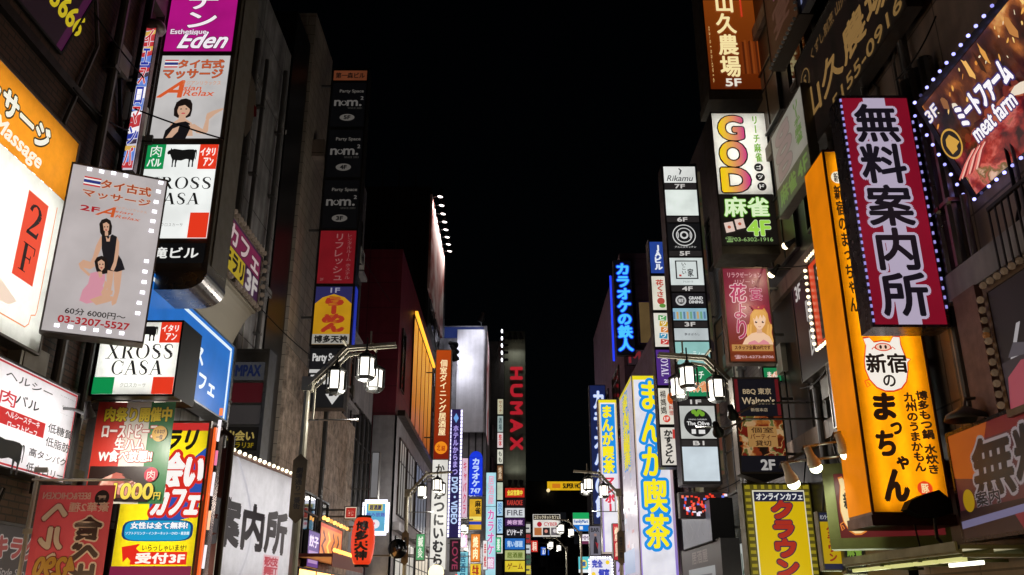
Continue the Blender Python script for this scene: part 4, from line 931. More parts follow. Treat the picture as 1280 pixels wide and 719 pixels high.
a = g.art(); a.bg('d4e4ee'); [a.t('ラーメン750円', .15, .06 + .15 * i, .85, .16 + .15 * i, '30507a', .02) for i in range(6)]; a.build('panel', g.root)
aw = thing('awning', 'dark red awning with amber bulbs over the ramen shop door', 'awning', loc=(-5.3, 24, 2.75))
MB().face([(0, -2, .35), (0, 2.6, .35), (.9, 2.6, 0), (.9, -2, 0)], ink('5a1a12', .6)); m = MB(); m.box((0, -2, 0), (.95, 2.6, .08), ink('5a1a12', .6)); m.box((.951, -2, -.22), (.97, 2.6, .1), ink('7a2416', .6)); m.build('canopy', aw)
me = MB().ball((0, 0, 0), .05, lit('ffb050', 3.5), 8).build('bulb', mesh_only=True)
for i in range(14): inst('bulb', me, aw, (.99, -1.9 + i * .33, .16))
def paper_lantern(label, c, r, h, txt, col='e23a18'):
    t = thing('paper_lantern', label, 'paper lantern', loc=c)
    n = 18; prof = [(0, 0), (r * .55, 0)] + [(r * (.62 + .38 * math.sin(math.pi * (i + .5) / n) ** .6) - (.006 if i % 2 else 0), h * (i + .5) / n) for i in range(n)] + [(r * .55, h), (0, h)]
    MB().lathe((0, 0, 0), prof, lit(col, .95, True), 24).build('paper', t, True)
    for z in (-.05, h): MB().lathe((0, 0, z), [(0, 0), (r * .6, 0), (r * .6, .05), (0, .05)], BLACKP, 20).build('ring', t)
    a = Art(-r * .75, h * .06, r * 1.5, h * .88, 0, .0008); a.t(txt, .08, .02, .92, .98, '160c0a', .05, vert=True)
    for i, v in enumerate(a.mb.v):
        k = (v[2]) / h; rr = r * (.62 + .38 * math.sin(math.pi * min(.97, max(.03, k))) ** .6) + .006 - v[1]; an = v[0] / r
        a.mb.v[i] = (rr * math.sin(an), -rr * math.cos(an), v[2])
    a.build('lettering', t); MB().tube([(0, 0, h + .05), (0, 0, h + .3)], .012, DARK, 6).build('hanger', t)
c = pt(452, 706, Y=20.5); paper_lantern('big glowing red paper lantern with black characters by the ramen awning', c, .27, 1.02, '博多天神')
# ---- mid distance, left
g = Sign('led_sign', 'small pale blue sign framed by square white LEDs above the red lantern', (457, 628), (484, 628), (454, 666), dict(Y=27.5), dep=.2)
a = g.art(); a.bg('5aa6c8'); a.r(.15, .06, .8, .28, 'd8c850'); a.t('居酒屋', .2, .08, .76, .26, '2a2a5a', .04); a.t('飲み放題', .06, .34, .94, .48, '5060b0', .03); a.circ(.5, .72, .2, 'e8e4ec'); a.circ(.42, .7, .07, 'd86a80'); a.build('panel', g.root)
me = MB().box((-.06, 0, -.06), (.06, .02, .06), lit('eef0ff', 2.2)).build('led', mesh_only=True)
for u, v in g.edge(6, (-.02, -.02), (1.02, -.02)) + g.edge(6, (-.02, 1.02), (1.02, 1.02)) + g.edge(7, (-.03, 0), (-.03, 1)) + g.edge(7, (1.03, 0), (1.03, 1)): inst('led', me, g.root, ((u - .5) * g.w, -.03, (1 - v) * g.h))
g.bracket(-1, .5)
g = Sign('blade_sign', 'tall amber private dining room sign with gold characters beside the maroon building', (546, 438), (564, 438), (541, 574), dict(Y=41), dep=.5, mat=metal('c8b8a0', .3, .5), rim=.03)
a = g.art(); a.bg(fade('amber sign', '7a1c0a', 'a84414', 2, 0, g.h, .85)); a.t('個室ダイニング居酒屋', .26, .09, .76, .79, 'ffe9b4', .02, vert=True); a.circ(.48, .9, .42, 'e88a1c'); a.t('北', .2, .87, .45, .93, 'a83c10', .03); a.t('海道', .5, .88, .76, .93, 'a83c10', .03); a.build('panel', g.root); g.bracket(-1, .5)
g = Sign('blade_sign', 'tall white sign with brushed black hiragana behind the second left lamp', (541, 575), (560, 575), (537, 712), dict(Y=36), dep=.35, mat=GREY, rim=.02)
a = g.art(); a.bg('d4d2cc'); a.t('か', .2, .04, .8, .13, '16161a', .03); a.t('かつにいむら', .14, .26, .86, .97, '16161a', .05, vert=True); a.build('panel', g.root); g.bracket(-1, .4)
g = Sign('led_sign', 'violet video shop sign with white LED columns at both sides', (564, 512), (577, 512), (560, 672), dict(Y=47), dep=.4, mat=DARK, rim=.02)
a = g.art(); a.bg('221c4a'); a.poly([(.5, .03), (.75, .07), (.5, .11), (.25, .07)], '6aa0e0'); a.t('ホテルからまつ', .25, .13, .75, .52, 'b0a4e8', .03, vert=True, o=('4a2c90', .04)); a.t('DVD・VIDEO', .2, .54, .8, .9, 'b8d0f4', .05, rot=-1); a.build('panel', g.root)
me = MB().box((-.05, 0, -.08), (.05, .02, .08), lit('dcd8ff', 2)).build('led', mesh_only=True)
for e in (-.02, 1.02):
    for u, v in g.edge(34, (e, 0), (e, 1)): inst('led', me, g.root, ((u - .5) * g.w, -.03, (1 - v) * g.h))
g.bracket(-1, .6)
g = Sign('neon_sign', 'dim pink neon sign below the violet video shop sign', (563, 675), (575, 675), (561, 714), dict(Y=46), dep=.2, k=.8)
a = g.art(); a.bg('24121c'); a.t('LOVE', .2, .05, .8, .95, '9a3a58', .03, rot=-1); a.build('panel', g.root)
g = Sign('blade_sign', 'narrow pink and white LED sign between the violet and blue pillar signs', (578, 573), (585, 573), (576, 647), dict(Y=50), dep=.3)
a = g.art(); a.bg('d8b8cc'); a.t('キャバクラ', .2, .06, .8, .94, 'c83a60', .04, vert=True); a.build('panel', g.root); g.bracket(-1, .7)
g = Sign('blade_sign', 'bright blue karaoke pillar sign with a rounded top', (587, 572), (603, 572), (586, 619), dict(Y=54), dep=.5, mat=lit('1430c8', .5), rim=.02)
a = g.art(); a.bg('1438d8'); a.ell(.5, 0, .5, .12, '1438d8'); a.t('カラオケ', .2, .02, .8, .78, 'c0d4fa', .05, vert=True); a.t('747', .12, .82, .88, .96, 'c0d4fa', .05); a.build('panel', g.root); g.bracket(-1, .9)
MB().tube([(0, -.0, g.h), (0, .5, g.h)], g.w / 2, lit('1438d8', .9), 20).build('rounded_top', g.root)
g = Sign('blade_sign', 'yellow mahjong sign right under the blue karaoke pillar sign', (587, 624), (602, 624), (585, 662), dict(Y=54), dep=.5)
a = g.art(); a.bg('d0a028'); a.t('麻雀', .45, .04, .95, .5, '1c1408', .04, vert=True); a.r(0, .58, 1, .7, 'e8d870'); a.r(0, .74, 1, .84, '2038a0'); a.build('panel', g.root); g.bracket(-1, .9)
g = Sign('blade_sign', 'amber restaurant sign low beside the far left lamp', (589, 668), (600, 668), (587, 702), dict(Y=54), dep=.4)
a = g.art(); a.bg('d87a20'); a.t('焼肉', .2, .08, .8, .92, 'fff0c0', .04, vert=True); a.build('panel', g.root); g.bracket(-1, .9)
g = Sign('blade_sign', 'cyan sign with small red lamps low behind the amber restaurant sign', (572, 690), (585, 690), (570, 730), dict(Y=56), dep=.4)
a = g.art(); a.bg('7ac0cc'); a.t('居酒屋', .2, .05, .8, .95, '206080', .04, vert=True); a.build('panel', g.root); g.bulbs(g.edge(6, (-.05, 0), (-.05, 1)), .09, 'ff4a20', 2, .08)
g = Sign('blade_sign', 'tall pale blue and pink karaoke sign nearest the far tower', (608, 591), (620, 591), (608, 735), dict(Y=66), dep=.6, mat=GREY, rim=.02)
a = g.art(); a.bg('a8d8e4'); a.r(0, .3, 1, .305, '405060'); a.t('居酒屋', .2, .03, .8, .28, 'e0a0b8', .03, vert=True); a.t('カラオケ', .15, .33, .85, .72, 'd070b0', .05, vert=True, o=('f0e4f4', .04)); a.r(.1, .74, .9, .84, 'd090b8'); a.t('館', .2, .75, .8, .83, 'f4e8f4', .03); a.build('panel', g.root); g.bracket(-1, 1.2)
# ================================================================ right-hand signs
def side_art(s, k=None):
    """the face of a box sign that looks across the street, on its left side"""
    a = Art(0, 0, s.dep, s.h, -.002, s.step, s.k if k is None else k, s.on)
    return a
def put_side(s, a, name='side_panel'):
    o = a.build(name, s.root); o.location = (-s.w / 2 - .032, s.dep, 0); o.rotation_euler = (0, 0, -math.pi / 2); return o
def pig(a, u0, v0, u1, v1, line='d2401c', body='f4ece0'):
    P = lambda x, y: (u0 + (u1 - u0) * x, v0 + (v1 - v0) * y)
    sil = [(.02, .42), (.06, .28), (.1, .12), (.06, -.02), (.2, -.04), (.3, .06), (.5, .03), (.68, .06), (.78, -.06), (.93, -.05), (.92, .1), (.96, .26), (1.0, .38), (1.1, .4), (1.02, .46), (1.0, .62), (.92, .84), (.78, .97), (.6, 1.02), (.4, 1.02), (.22, .95), (.08, .8), (.01, .6)]
    c = (.5, .5)
    a.poly([P(c[0] + (x - c[0]) * 1.05, c[1] + (y - c[1]) * 1.06) for x, y in sil], line); a.poly([P(*p) for p in sil], body)
    def E(cx, cy, rx, ry, col): a.poly([P(cx + rx * math.cos(i * .2618), cy + ry * math.sin(i * .2618)) for i in range(24)], col)
    E(.5, .15, .2, .085, line); E(.5, .15, .17, .065, 'f0c8b0'); E(.44, .15, .03, .04, '2a1a14'); E(.56, .15, .03, .04, '2a1a14')
    a.line([P(.22, .2), P(.28, .15), P(.33, .2)], .012, line); a.line([P(.67, .2), P(.72, .15), P(.78, .2)], .012, line)
    a.line([P(.06, .8), P(-.06, .84), P(-.02, .96), P(.06, .92), P(.0, .86)], .014, line)
# ---- farm restaurant sign, top
g = Sign('box_sign', 'brown glowing farm restaurant 5F box sign, topmost above the mahjong sign', (872, -70), (935, -70), (884, 112), dict(Y=16.3), dep=.9, mat=metal('5a5248', .35, .6), rim=.03)
a = g.art(); a.bg(fade('farm sign', '5a2006', '9c4c14', 2, 0, g.h, .8)); a.r(.0, .40, 1, .405, '2a1408')
for i in range(9): a.poly([(.62 + .04 * i, .7 - .012 * (i % 3)), (.66 + .04 * i, .68 + .01 * (i % 2)), (.66 + .04 * i, .9), (.62 + .04 * i, .9)], ('6a2c0c', '4a1c08', '7a3812')[i % 3])
a.t('山久農場', *a.q(891, -8, 927, 97), 'f4e0a4', .03, vert=True); a.t('03-5155-0916', *a.q(885, 34, 893, 104), 'd8b070', .01, rot=-1)
a.t('5F', *a.q(906, 99, 927, 109), 'e8e0d0', .04); a.r(*a.q(919, -40, 928, 22), 'c0341c'); a.t('居酒屋個室', *a.q(920, -36, 926, 20), 'e89a70', 0, vert=True); a.build('panel', g.root)
MB().box((-g.w / 2 - .06, -.02, -.26), (g.w / 2 + .06, .9, -.035), metal('6a655c', .4, .5)).build('foot', g.root); g.bracket(1, .6, (.1, .5))
# ---- mahjong sign
g = Sign('box_sign', 'tall white and black mahjong parlour 4F sign with big rainbow letters', (889, 142), (955, 142), (905, 306), dict(Y=16.3), dep=.8, mat=metal('4a4644', .35, .6), rim=.03, hollow=.22)
a = g.art(); vb = g.uv(910, 243)[1]; a.acrylic('f0eee8', (.1, .37, .63, .9), True, 8.2, 0, 0, 1, vb); a.r(0, vb, 1, 1, '15120f', True)
gm = fade('rainbow letters', 'f2c81c', 'c81c84', 0, -.36 * g.w, .12 * g.w, .95)
for ch, q in (('G', (896, 145, 931, 176)), ('O', (898, 177, 935, 209)), ('D', (900, 210, 940, 241))): a.t(ch, *a.q(*q), gm, .06, o=('16120f', .05))
a.t('リーチ麻雀', *a.q(938, 146, 953, 203), '6aa022', .04, vert=True)
for i, ch in enumerate('ゴッド'):
    u, v = a.p(948 + i * 2, 210 + i * 12); a.circ(u, v, .085, '181410'); a.t(ch, u - .045, v - .016, u + .045, v + .016, 'e8e6e0', .03)
a.t('麻雀', *a.q(903, 247, 962, 272), 'd8ecc0', .03, o=('5a9a18', .03)); a.t('4F', *a.q(932, 276, 964, 296), '9ad048', .05, o=('d8e8c0', .02))
for c in ((911, 285), (924, 281)):
    u, v = a.p(*c); a.poly([(u - .09, v - .03), (u + .07, v - .042), (u + .1, v + .028), (u - .06, v + .042)], 'd8c0b4'); a.circ(u, v, .03, 'b05a40')
a.t('☎03-6302-1916', *a.q(906, 297, 966, 304), '86a868', .01); a.build('panel', g.root)
MB().box((-g.w / 2 - .03, -.01, -.2), (g.w / 2 + .03, .8, -.033), metal('5a564e', .4, .5)).build('foot', g.root); g.bracket(1, .4, (.15, .8))
g = Sign('wall_sign', 'pale side-on mahjong sign facing the street between the box sign and black board', (964, 172), (1001, 108), (978, 268), dict(X=5.0), dep=.16, mat=metal('6a6862', .4, .5), rim=.03, k=.5)
a = g.art(); a.bg('a8a498'); a.t('GOD', .08, .06, .6, .64, 'a08c86', .04, vert=True, o=('8a8078', .03)); a.t('リーチ麻雀', .7, .06, .9, .55, '70904a', .03, vert=True); a.r(0, .68, 1, 1, '5c6048'); a.t('麻雀', .08, .72, .6, .94, '7c9c50', .04); a.t('4F', .65, .74, .95, .92, '7c9c50', .04); a.build('panel', g.root)
g = Sign('blade_sign', 'cream sign with two yellow discs half hidden behind the black board', (1004, 148), (1026, 148), (1013, 208), dict(Y=14.2), dep=.3, k=.5)
a = g.art(); a.bg('9a9484'); [a.circ(.4, v, .4, 'c8a820') for v in (.24, .76)]; a.build('panel', g.root)
# ---- flower relaxation sign
g = Sign('blade_sign', 'magenta relaxation sign with blond drawn girl, hanging below the mahjong sign', (903, 336), (957, 336), (914, 452), dict(Y=16.4), dep=.25, mat=metal('8a7468', .3, .7), rim=.03)
a = g.art(); a.bg(fade('magenta sign', '9a4a2c', '96304a', 2, g.h * .1, g.h * .45, .34))
a.t('リラクゼーション', .1, .04, .88, .1, 'c89098', .02); a.t('リゾート', .26, .12, .72, .17, 'c89098', .02)
for ch, q in (('花', (911, 355, 934, 378)), ('よ', (917, 380, 933, 398)), ('り', (920, 400, 934, 424))): a.t(ch, *a.q(*q), 'a83058', .03, o=('d8b4b8', .05), sh=.1)
a.t('宴', *a.q(936, 360, 953, 376), 'a83058', .02, o=('c8a0a8', .03))
HB, FS = 'c48c44', 'e2bc9c'; X = lambda *pts: [a.p(947 + (x - 947) * .86, 432 + (y - 432) * .86) for x, y in pts]
a.poly(X((934, 424), (931, 410), (935, 398), (936, 388), (941, 380), (948, 376), (956, 378), (961, 386), (963, 397), (968, 406), (966, 418), (969, 430), (960, 436), (940, 436)), HB)
for x in (933, 937, 962, 966): a.line(X((x, 402), (x - 1, 414), (x + 2, 426), (x, 436)), .03, 'd8a458', True)
a.poly(X((924, 432), (929, 422), (938, 415), (946, 413), (955, 414), (964, 420), (969, 430), (968, 437), (927, 437)), FS)
a.poly(X((928, 437), (934, 428), (942, 425), (948, 429), (955, 424), (962, 428), (968, 437)), 'd0848c')
a.poly(X((945, 407), (952, 407), (953, 415), (945, 415)), 'd0a488')
a.poly(X((940, 394), (942, 386), (955, 385), (958, 394), (957, 402), (953, 408), (949, 410), (945, 408), (941, 402)), FS)
a.poly(X((937, 402), (938, 388), (943, 381), (951, 380), (958, 385), (960, 400), (957, 392), (954, 388), (953, 394), (950, 388), (947, 395), (945, 389), (942, 396), (940, 392)), 'd09a50')
for x in (944, 953.6): a.ell(*X((x, 399))[0], .026, .011, '4a2418'); a.ell(*X((x + .7, 398))[0], .009, .004, 'f0e4e0')
a.line(X((947, 405.5), (949, 406.2), (951, 405.5)), .008, 'a84048'); a.poly(X((940, 380), (935, 374), (944, 376), (947, 379), (951, 375), (958, 375), (953, 381), (946, 381)), '9a2838')
a.r(.04, .83, .96, .9, 'b08048'); a.t('スタッフ全員20代です', .1, .84, .9, .885, '4a1410', .03); a.t('☎03-6273-8706', .08, .94, .95, .98, 'c8a0a0', .02); a.build('panel', g.root); g.bracket(1, .25, (.3, .8))
# ---- barbecue sign
g = Sign('blade_sign', 'dark barbecue restaurant 2F sign with food photo and pointed foot, right of the lamp', (917, 474), (972, 474), (925, 590), dict(Y=16.4), dep=.3, mat=metal('6a655e', .35, .6), rim=.035, k=.6)
a = g.art(); a.bg('16151d'); a.r(0, 0, .08, .4, '6a1a20'); a.r(.92, 0, 1, .4, '6a1a20')
a.t('BBQ 東京', .18, .1, .82, .175, 'c8b08c', .02); a.t("Walton's", .14, .2, .88, .28, 'd8c09c', .02); a.t('新宿本店', .32, .32, .7, .36, 'b8a488', .01)
a.r(0, .41, 1, .83, picture('barbecue print', ['20120c', '8a3418', 'c07838', 'd8b488', '54682a', '7a2014'], 8, .42)); a.r(.2, .52, .85, .74, 'b88a50'); a.t('個室', .28, .53, .78, .59, '3a1c10', .02); a.t('パーティー', .25, .6, .82, .66, '5a2412', .02); a.t('貸切', .35, .67, .7, .73, '3a1c10', .02)
a.t('2F', .42, .87, .74, .985, 'c8c4c0', .05); a.build('panel', g.root)
m = MB(); w = g.w / 2 + .035; m.face([(-w, -.014, -.036), (0, -.014, -.19), (w, -.014, -.036)], ink('16151d')); m.face([(w, .3, -.036), (0, .3, -.19), (-w, .3, -.036)], DARK); m.face([(-w, -.014, -.036), (-w, .3, -.036), (0, .3, -.19), (0, -.014, -.19)], GREY); m.face([(0, -.014, -.19), (0, .3, -.19), (w, .3, -.036), (w, -.014, -.036)], GREY); m.build('pointed_foot', g.root); g.bracket(1, .3)
g = Sign('blade_sign', 'small green shop sign peeping over the barbecue sign', (954, 460), (975, 460), (957, 476), dict(Y=17.2), dep=.2); a = g.art(); a.bg('1c7a48'); a.poly([(.1, .9), (.9, .1), (.95, .5), (.3, .95)], 'd89a7c'); a.t('まん', .2, .3, .8, .8, 'e8d8c8', .04); a.build('panel', g.root)
# ---- yellow online cafe sign
g = Sign('blade_sign', 'large yellow online cafe sign with red katakana in a gold chequered frame', (929, 606), (1011, 606), (943, 790), dict(Y=16.2), dep=.35, mat=metal('4a4620', .4, .5), rim=.03)
a = g.art(); a.bg('4c4414'); n = 22  # front-lit sign; its own glow replaces the lamps' light on it
for i in range(n):
    v = (i + .15) / n
    for u in (.015, .9): a.r(u, v, u + .08, v + .5 / n, '8a7c1c')
for i in range(9): a.r((i + .2) / 9, .006, (i + .65) / 9, .035, '8a7c1c')
a.r(.1, .045, .885, 1, 'd0ccb8'); a.r(.12, .055, .87, 1, 'c9a80c'); a.r(.12, .055, .87, .125, '20223a'); a.t('オンラインカフェ', .15, .065, .85, .115, 'd4d4d4', .04, sh=.15)
a.t('クラウン', *a.q(960, 626, 998, 722), '9c2a1c', .07, vert=True, o=('2c2440', .04)); a.build('panel', g.root)
# ---- boards along the right-hand wall
g = Sign('wall_sign', 'large black farm restaurant board with gold brushed characters, facing across the street', (990, 55), (1114, -95), (1007, 200), dict(X=5.15), dep=.2, mat=metal('46423e', .35, .6), rim=.03, k=.5)
a = g.art(); a.bg('17120f'); [a.r(.05 + .2 * i, .1 + .1 * (i % 2), .2 + .2 * i, .9, '1e1512') for i in range(4)]  # not back-lit; light reflected by the board is painted as dim glow
g0, g1 = g.uv(1007, 60), g.uv(1015, 165)
a.t('山久農場', g.uv(1008, 150)[0], .43, .95, .76, 'a8824c', .03); a.t('5155-0916', .34, .84, .98, .97, '9a7846', .03)
u, v = g.uv(1007, 62); u = .1; v = .3; a.circ(u, v, .055, '8a6c40'); a.circ(u, v, .048, '17120f'); a.t('S', u - .02, v - .05, u + .02, v + .05, '8a6c40', .03, sh=.2); a.t('くずし割烹 山久', .2, .12, .6, .24, '7a5c38', .02)
a.build('panel', g.root)
g = Sign('wall_sign', 'brown board with a pink character and rows of unlit bulbs at the top edge', (948, -60), (978, -130), (962, 92), dict(X=4.95), dep=.25, mat=metal('4a4038', .4, .5), rim=.05, k=.6)
a = g.art(); a.bg('3e2618'); a.t('花', .2, .3, .8, .58, '8a5468', .03); a.t('宴', .2, .62, .8, .88, '5a3c30', .03); a.build('panel', g.root); g.bulbs(g.edge(12, (0, 1.02), (1, 1.02)) + g.edge(20, (1.03, 0), (1.03, 1)), .035, '5c564e', .2, .06)  # unlit bulbs glow slightly in place of light falling on them
g = Sign('wall_sign', 'dark blue glass board with pale brush strokes beside the gold lettered board', (978, -40), (1012, -120), (987, 48), dict(X=5.0), dep=.12, mat=GREY, rim=.02, k=.6)
a = g.art(); a.bg('151420'); a.t('和', .25, .45, .8, .9, '7e88b0', .03); a.t('礼', .3, .05, .75, .4, '7e88b0', .02); a.build('panel', g.root)
g = Sign('wall_sign', 'black 3F restaurant board with white brushed characters beside the red bulb sign', (990, 362), (1040, 308), (1003, 478), dict(X=5.1), dep=.15, mat=metal('55524e', .3, .7), rim=.02, k=.7)
a = g.art(); a.bg('151314'); a.t('3F', *a.q(993, 360, 1002, 372), 'c8c4c0', .04); a.t('味良', *a.q(1006, 374, 1022, 440), 'b8b4b0', .04, vert=True); a.t('くいもの', *a.q(997, 400, 1002, 445), '8a5048', .01, vert=True); a.build('panel', g.root)
g = Sign('bulb_sign', 'red framed black 3F sign outlined with lit warm bulbs', (1010, 333), (1034, 306), (1024, 432), dict(X=4.75), dep=.25, mat=metal('4a1a14', .35, .4), rim=.03)
a = g.art(); a.bg('c03a1c'); a.r(.26, .06, 1, .97, '151112'); a.t('3F', .38, .1, .72, .28, 'd0ccc8', .05); [a.circ(.7, .36 + .09 * i, .05, '8a8480') for i in range(6)]; a.build('panel', g.root)
g.bulbs(g.edge(9, (0, -.06), (1, -.06)) + g.edge(12, (-.05, 0), (-.05, 1)) + g.edge(9, (0, 1.05), (1, 1.05)), .03, 'ffe8bc', 2.6, .04)
g = Sign('wall_sign', 'slim dark 2F board with pale edge beside the tall orange sign', (1034, 458), (1052, 440), (1042, 535), dict(X=4.85), dep=.1, mat=metal('a8a498', .35, .5), rim=.025, k=.6)
a = g.art(); a.bg('5a504c'); a.t('2F', .1, .06, .5, .2, 'c8c0b8', .04); a.r(.1, .3, .9, .95, '3a2c2c'); a.t('焼肉', .3, .35, .8, .9, '8a6a60', .03, vert=True); a.build('panel', g.root)
# ---- the tall orange hotpot sign
g = Sign('box_sign', 'tall glowing orange hotpot restaurant sign with white pig emblem and black hiragana', (1030, 190), (1112, 190), (1093, 640), dict(Y=10.8), dep=.75, mat=metal('5a2c10', .35, .4), rim=.03, hollow=.15)
a = g.art(); a.acrylic('f79a0a', (.2, .5, .8), True, 8.5, y=.085)
u, v = a.p(1047, 222); a.circ(u, v, .1, 'f4e8d0'); a.t('新宿', u - .06, v - .015, u + .06, v + .015, '2a1a10', .02)
a.t('新宿のまっちゃん', *a.q(1041, 232, 1074, 390), '2a180c', .05, vert=True)
u0, v0, u1, v1 = a.q(1076, 425, 1138, 487); pig(a, u0, v0, u1, v1); a.t('新宿', *a.q(1080, 442, 1135, 467), '1c120c', .03); a.t('の', *a.q(1102, 469, 1120, 484), '1c120c', .03)
for ch, q in (('ま', (1087, 491, 1122, 526)), ('っ', (1111, 528, 1128, 544)), ('ち', (1092, 538, 1121, 571)), ('ゃ', (1118, 570, 1137, 588)), ('ん', (1099, 586, 1139, 628))): a.t(ch, *a.q(*q), '24140c', .07, sh=.08)
a.t('九州のうまかもん', *a.q(1127, 491, 1158, 590), '2a180c', .04, vert=True); a.t('博多もつ鍋 水炊き', *a.q(1142, 489, 1175, 593), '2a180c', .04, vert=True)
u0, v0, u1, v1 = a.q(1144, 602, 1166, 620); a.ell((u0 + u1) / 2, (v0 + v1) / 2, (u1 - u0) / 2, (v1 - v0) / 2, 'e0441c'); a.t('豚', u0 + .05, v0 + .006, u1 - .05, v1 - .006, 'f8d8a0', .03); a.build('panel', g.root)
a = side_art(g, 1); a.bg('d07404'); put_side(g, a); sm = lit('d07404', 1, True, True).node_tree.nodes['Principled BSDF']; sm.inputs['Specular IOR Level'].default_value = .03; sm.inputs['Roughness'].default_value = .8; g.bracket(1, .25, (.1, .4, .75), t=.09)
MB().box((-g.w / 2 - .05, -.03, -.16), (g.w / 2 + .05, .78, -.035), metal('4a2414', .4, .4)).build('foot', g.root)
# ---- red information office sign
g = Sign('blade_sign', 'red and white information office sign with heavy black brushed characters, nearest blade sign', (1051, 123), (1133, 123), (1085, 406), dict(Y=9.95), dep=.35, mat=metal('6c6670', .25, .8), rim=.035)
a = g.art(); a.bg('780e22'); a.r(.33, 0, .66, 1, 'aca0b6'); a.t('無料案内所', *a.q(1064, 130, 1166, 396), '141018', .028, vert=True, o=('aca0b6', .06))
a.build('panel', g.root)
me = MB().box((-.012, 0, -.02), (.012, .01, .02), lit('a8a0f0', .8)).build('led', mesh_only=True)
for u, v in g.edge(34, (-.02, 0), (-.02, 1)) + g.edge(22, (1.02, .1), (1.02, .95)): inst('led', me, g.root, ((u - .5) * g.w, -.03, (1 - v) * g.h))
g.bracket(1, .45, (.14, .79), metal('a8825c', .35, .5), .26)
# ---- grilled meat sign, leaning out over the street
n1 = pt(1153, 133, X=5.05); fz = proj((5.05, 6.2, n1.z))
g = Sign('led_sign', 'leaning photo sign of a grilled meat restaurant edged with violet white LEDs', (1153, 133), fz, (1211, 252), dict(X=5.05), None, dict(X=5.5), dep=.2, mat=metal('3a3840', .35, .6), rim=.09)
a = g.art(); a.bg('5a2a20'); a.r(0, 0, 1, 1, picture('grill room print', ['2a120e', '6a2c1c', 'a85828', 'd89a58', '7a2a20', 'e8c890'], 2.6, .7))
P = a.p
r_ = random.Random(11)
def blob(u, v, ru, rv, c, an=0.):
    n = 9; q = []
    for i in range(n):
        t = 2 * math.pi * i / n; k = .7 + .5 * r_.random(); x, y = ru * k * math.cos(t), rv * k * math.sin(t)
        q.append((min(1, max(0, u + x * math.cos(an) - y * math.sin(an) * .5)), min(1, max(0, v + x * math.sin(an) * 1.6 + y * math.cos(an)))))
    a.poly(q, c)
a.r(0, 0, 1, .56, picture('dining room print', ['120806', '3a1810', '5a2c18', 'a8602a', 'e0a860'], 3.2, .8, 'noise', (1, 1, .7)))
a.r(0, .561, 1, 1, picture('meat platter print', ['2a0c0c', '6a1a1a', '9a3028', 'c8685c', '6a5a28', 'e0b8a0'], 3.4, .75, 'noise', (1, 1, 1.4)))
for i in range(40): u = r_.random(); blob(u, .5 + .14 * r_.random(), .02 + .03 * r_.random(), .02 + .04 * r_.random(), r_.choice(('4a1a12', '6a2418', '8a3a24', '3a120e', 'a8583a')), r_.random())
for i in range(34): blob(r_.random(), .06 + .3 * r_.random(), .002 + .006 * r_.random(), .008 + .025 * r_.random(), r_.choice(('f0c878', 'e8a850', 'f4e4c0', 'd88a3a')), r_.random())
for u, v, ru, rv, c in ((.16, .2, .02, .07, '8a5a38'), (.2, .3, .015, .05, 'e4d8c4'), (.36, .16, .014, .12, 'e8b060'), (.42, .2, .01, .12, '3a1c10'), (.46, .17, .01, .1, 'd89848'), (.62, .2, .02, .1, 'b87a40'), (.8, .25, .015, .12, '2a120c')): blob(u, v, ru, rv, c)
for i in range(9): a.line([P(1209 + i * 3.2, 222 - i * 2), P(1216 + i * 3, 204 - i * 2.6), P(1226 + i * 2.4, 184 - i * 1.5)], .02, ('d86a60', 'e8b0a0', '8a1c20')[i % 3], True)
for i in range(5): blob(.52 + .1 * i, .62 + .06 * (i % 2), .05, .05, ('e4d4c0', 'c89878', 'e8dcd0')[i % 3], .2)
u, v = P(1176, 138); du = P(1182, 131)[0] - P(1170, 145)[0]; a.t('3F', u - du / 2, v - .06, u + du / 2, v + .06, 'f0e4e0', .04, o=('5a6ab0', .05))
uv = P(1201, 176); a.circ(*uv, .06, 'c8983c'); a.circ(*uv, .052, '15100e'); u, v = uv
a.poly([(u - .025, v + .08), (u - .03, v - .02), (u - .015, v - .07), (u + .015, v - .08), (u + .035, v - .01), (u + .045, v + .04), (u + .02, v + .05), (u + .015, v + .08)], 'c8983c')
q1, q2 = P(1203, 133), P(1283, 94); a.t('ミートファーム', q1[0], q1[1], q2[0], q2[1], 'f8f4f8', .05, o=('3a2c6a', .06))
q1, q2 = P(1224, 156), P(1281, 131); a.t('meat farm', q1[0], q1[1], q1[0] + (q2[0] - q1[0]) * 1.12, q2[1], 'f8f4f8', .03, o=('3a2c6a', .06)); a.build('panel', g.root)
g.bulbs(g.edge(19, (-.01, -.045), (1.01, -.045)) + g.edge(9, (-.024, -.01), (-.024, 1)) + g.edge(19, (-.01, 1.045), (1.01, 1.045)), .021, 'a2a2ff', 2.2, .1)
# ---- framed board at the right edge
g = Sign('bulb_sign', 'dark framed board with white script letter and unlit amber bulbs at the right edge', (1236, 372), (1330, 296), (1264, 512), dict(X=5.05), dep=.25, mat=metal('6a543c', .4, .4), rim=.07, k=.6)
a = g.art(); a.bg('221a1c'); a.t('L', *a.q(1256, 412, 1284, 440), 'b8b4b8', .02, sh=.5); a.r(0, .62, 1, 1, '3a3034'); a.poly([(.0, 1), (.05, .75), (.25, .66), (.5, .7), (.8, .6), (1, .75), (1, 1)], 'a84a58'); a.poly([(.1, .6), (.2, .5), (.4, .56), (.36, .64)], '5a545c'); a.build('panel', g.root)
g.bulbs(g.edge(10, (-.02, -.055), (1, -.055)) + g.edge(11, (-.045, 0), (-.045, 1)), .04, '8a7058', .25, .06); g.bulbs([(-.045, .36)], .042, 'ffa860', 1.2, .07)  # rows are unlit, light on them painted as dim glow; one bulb shines
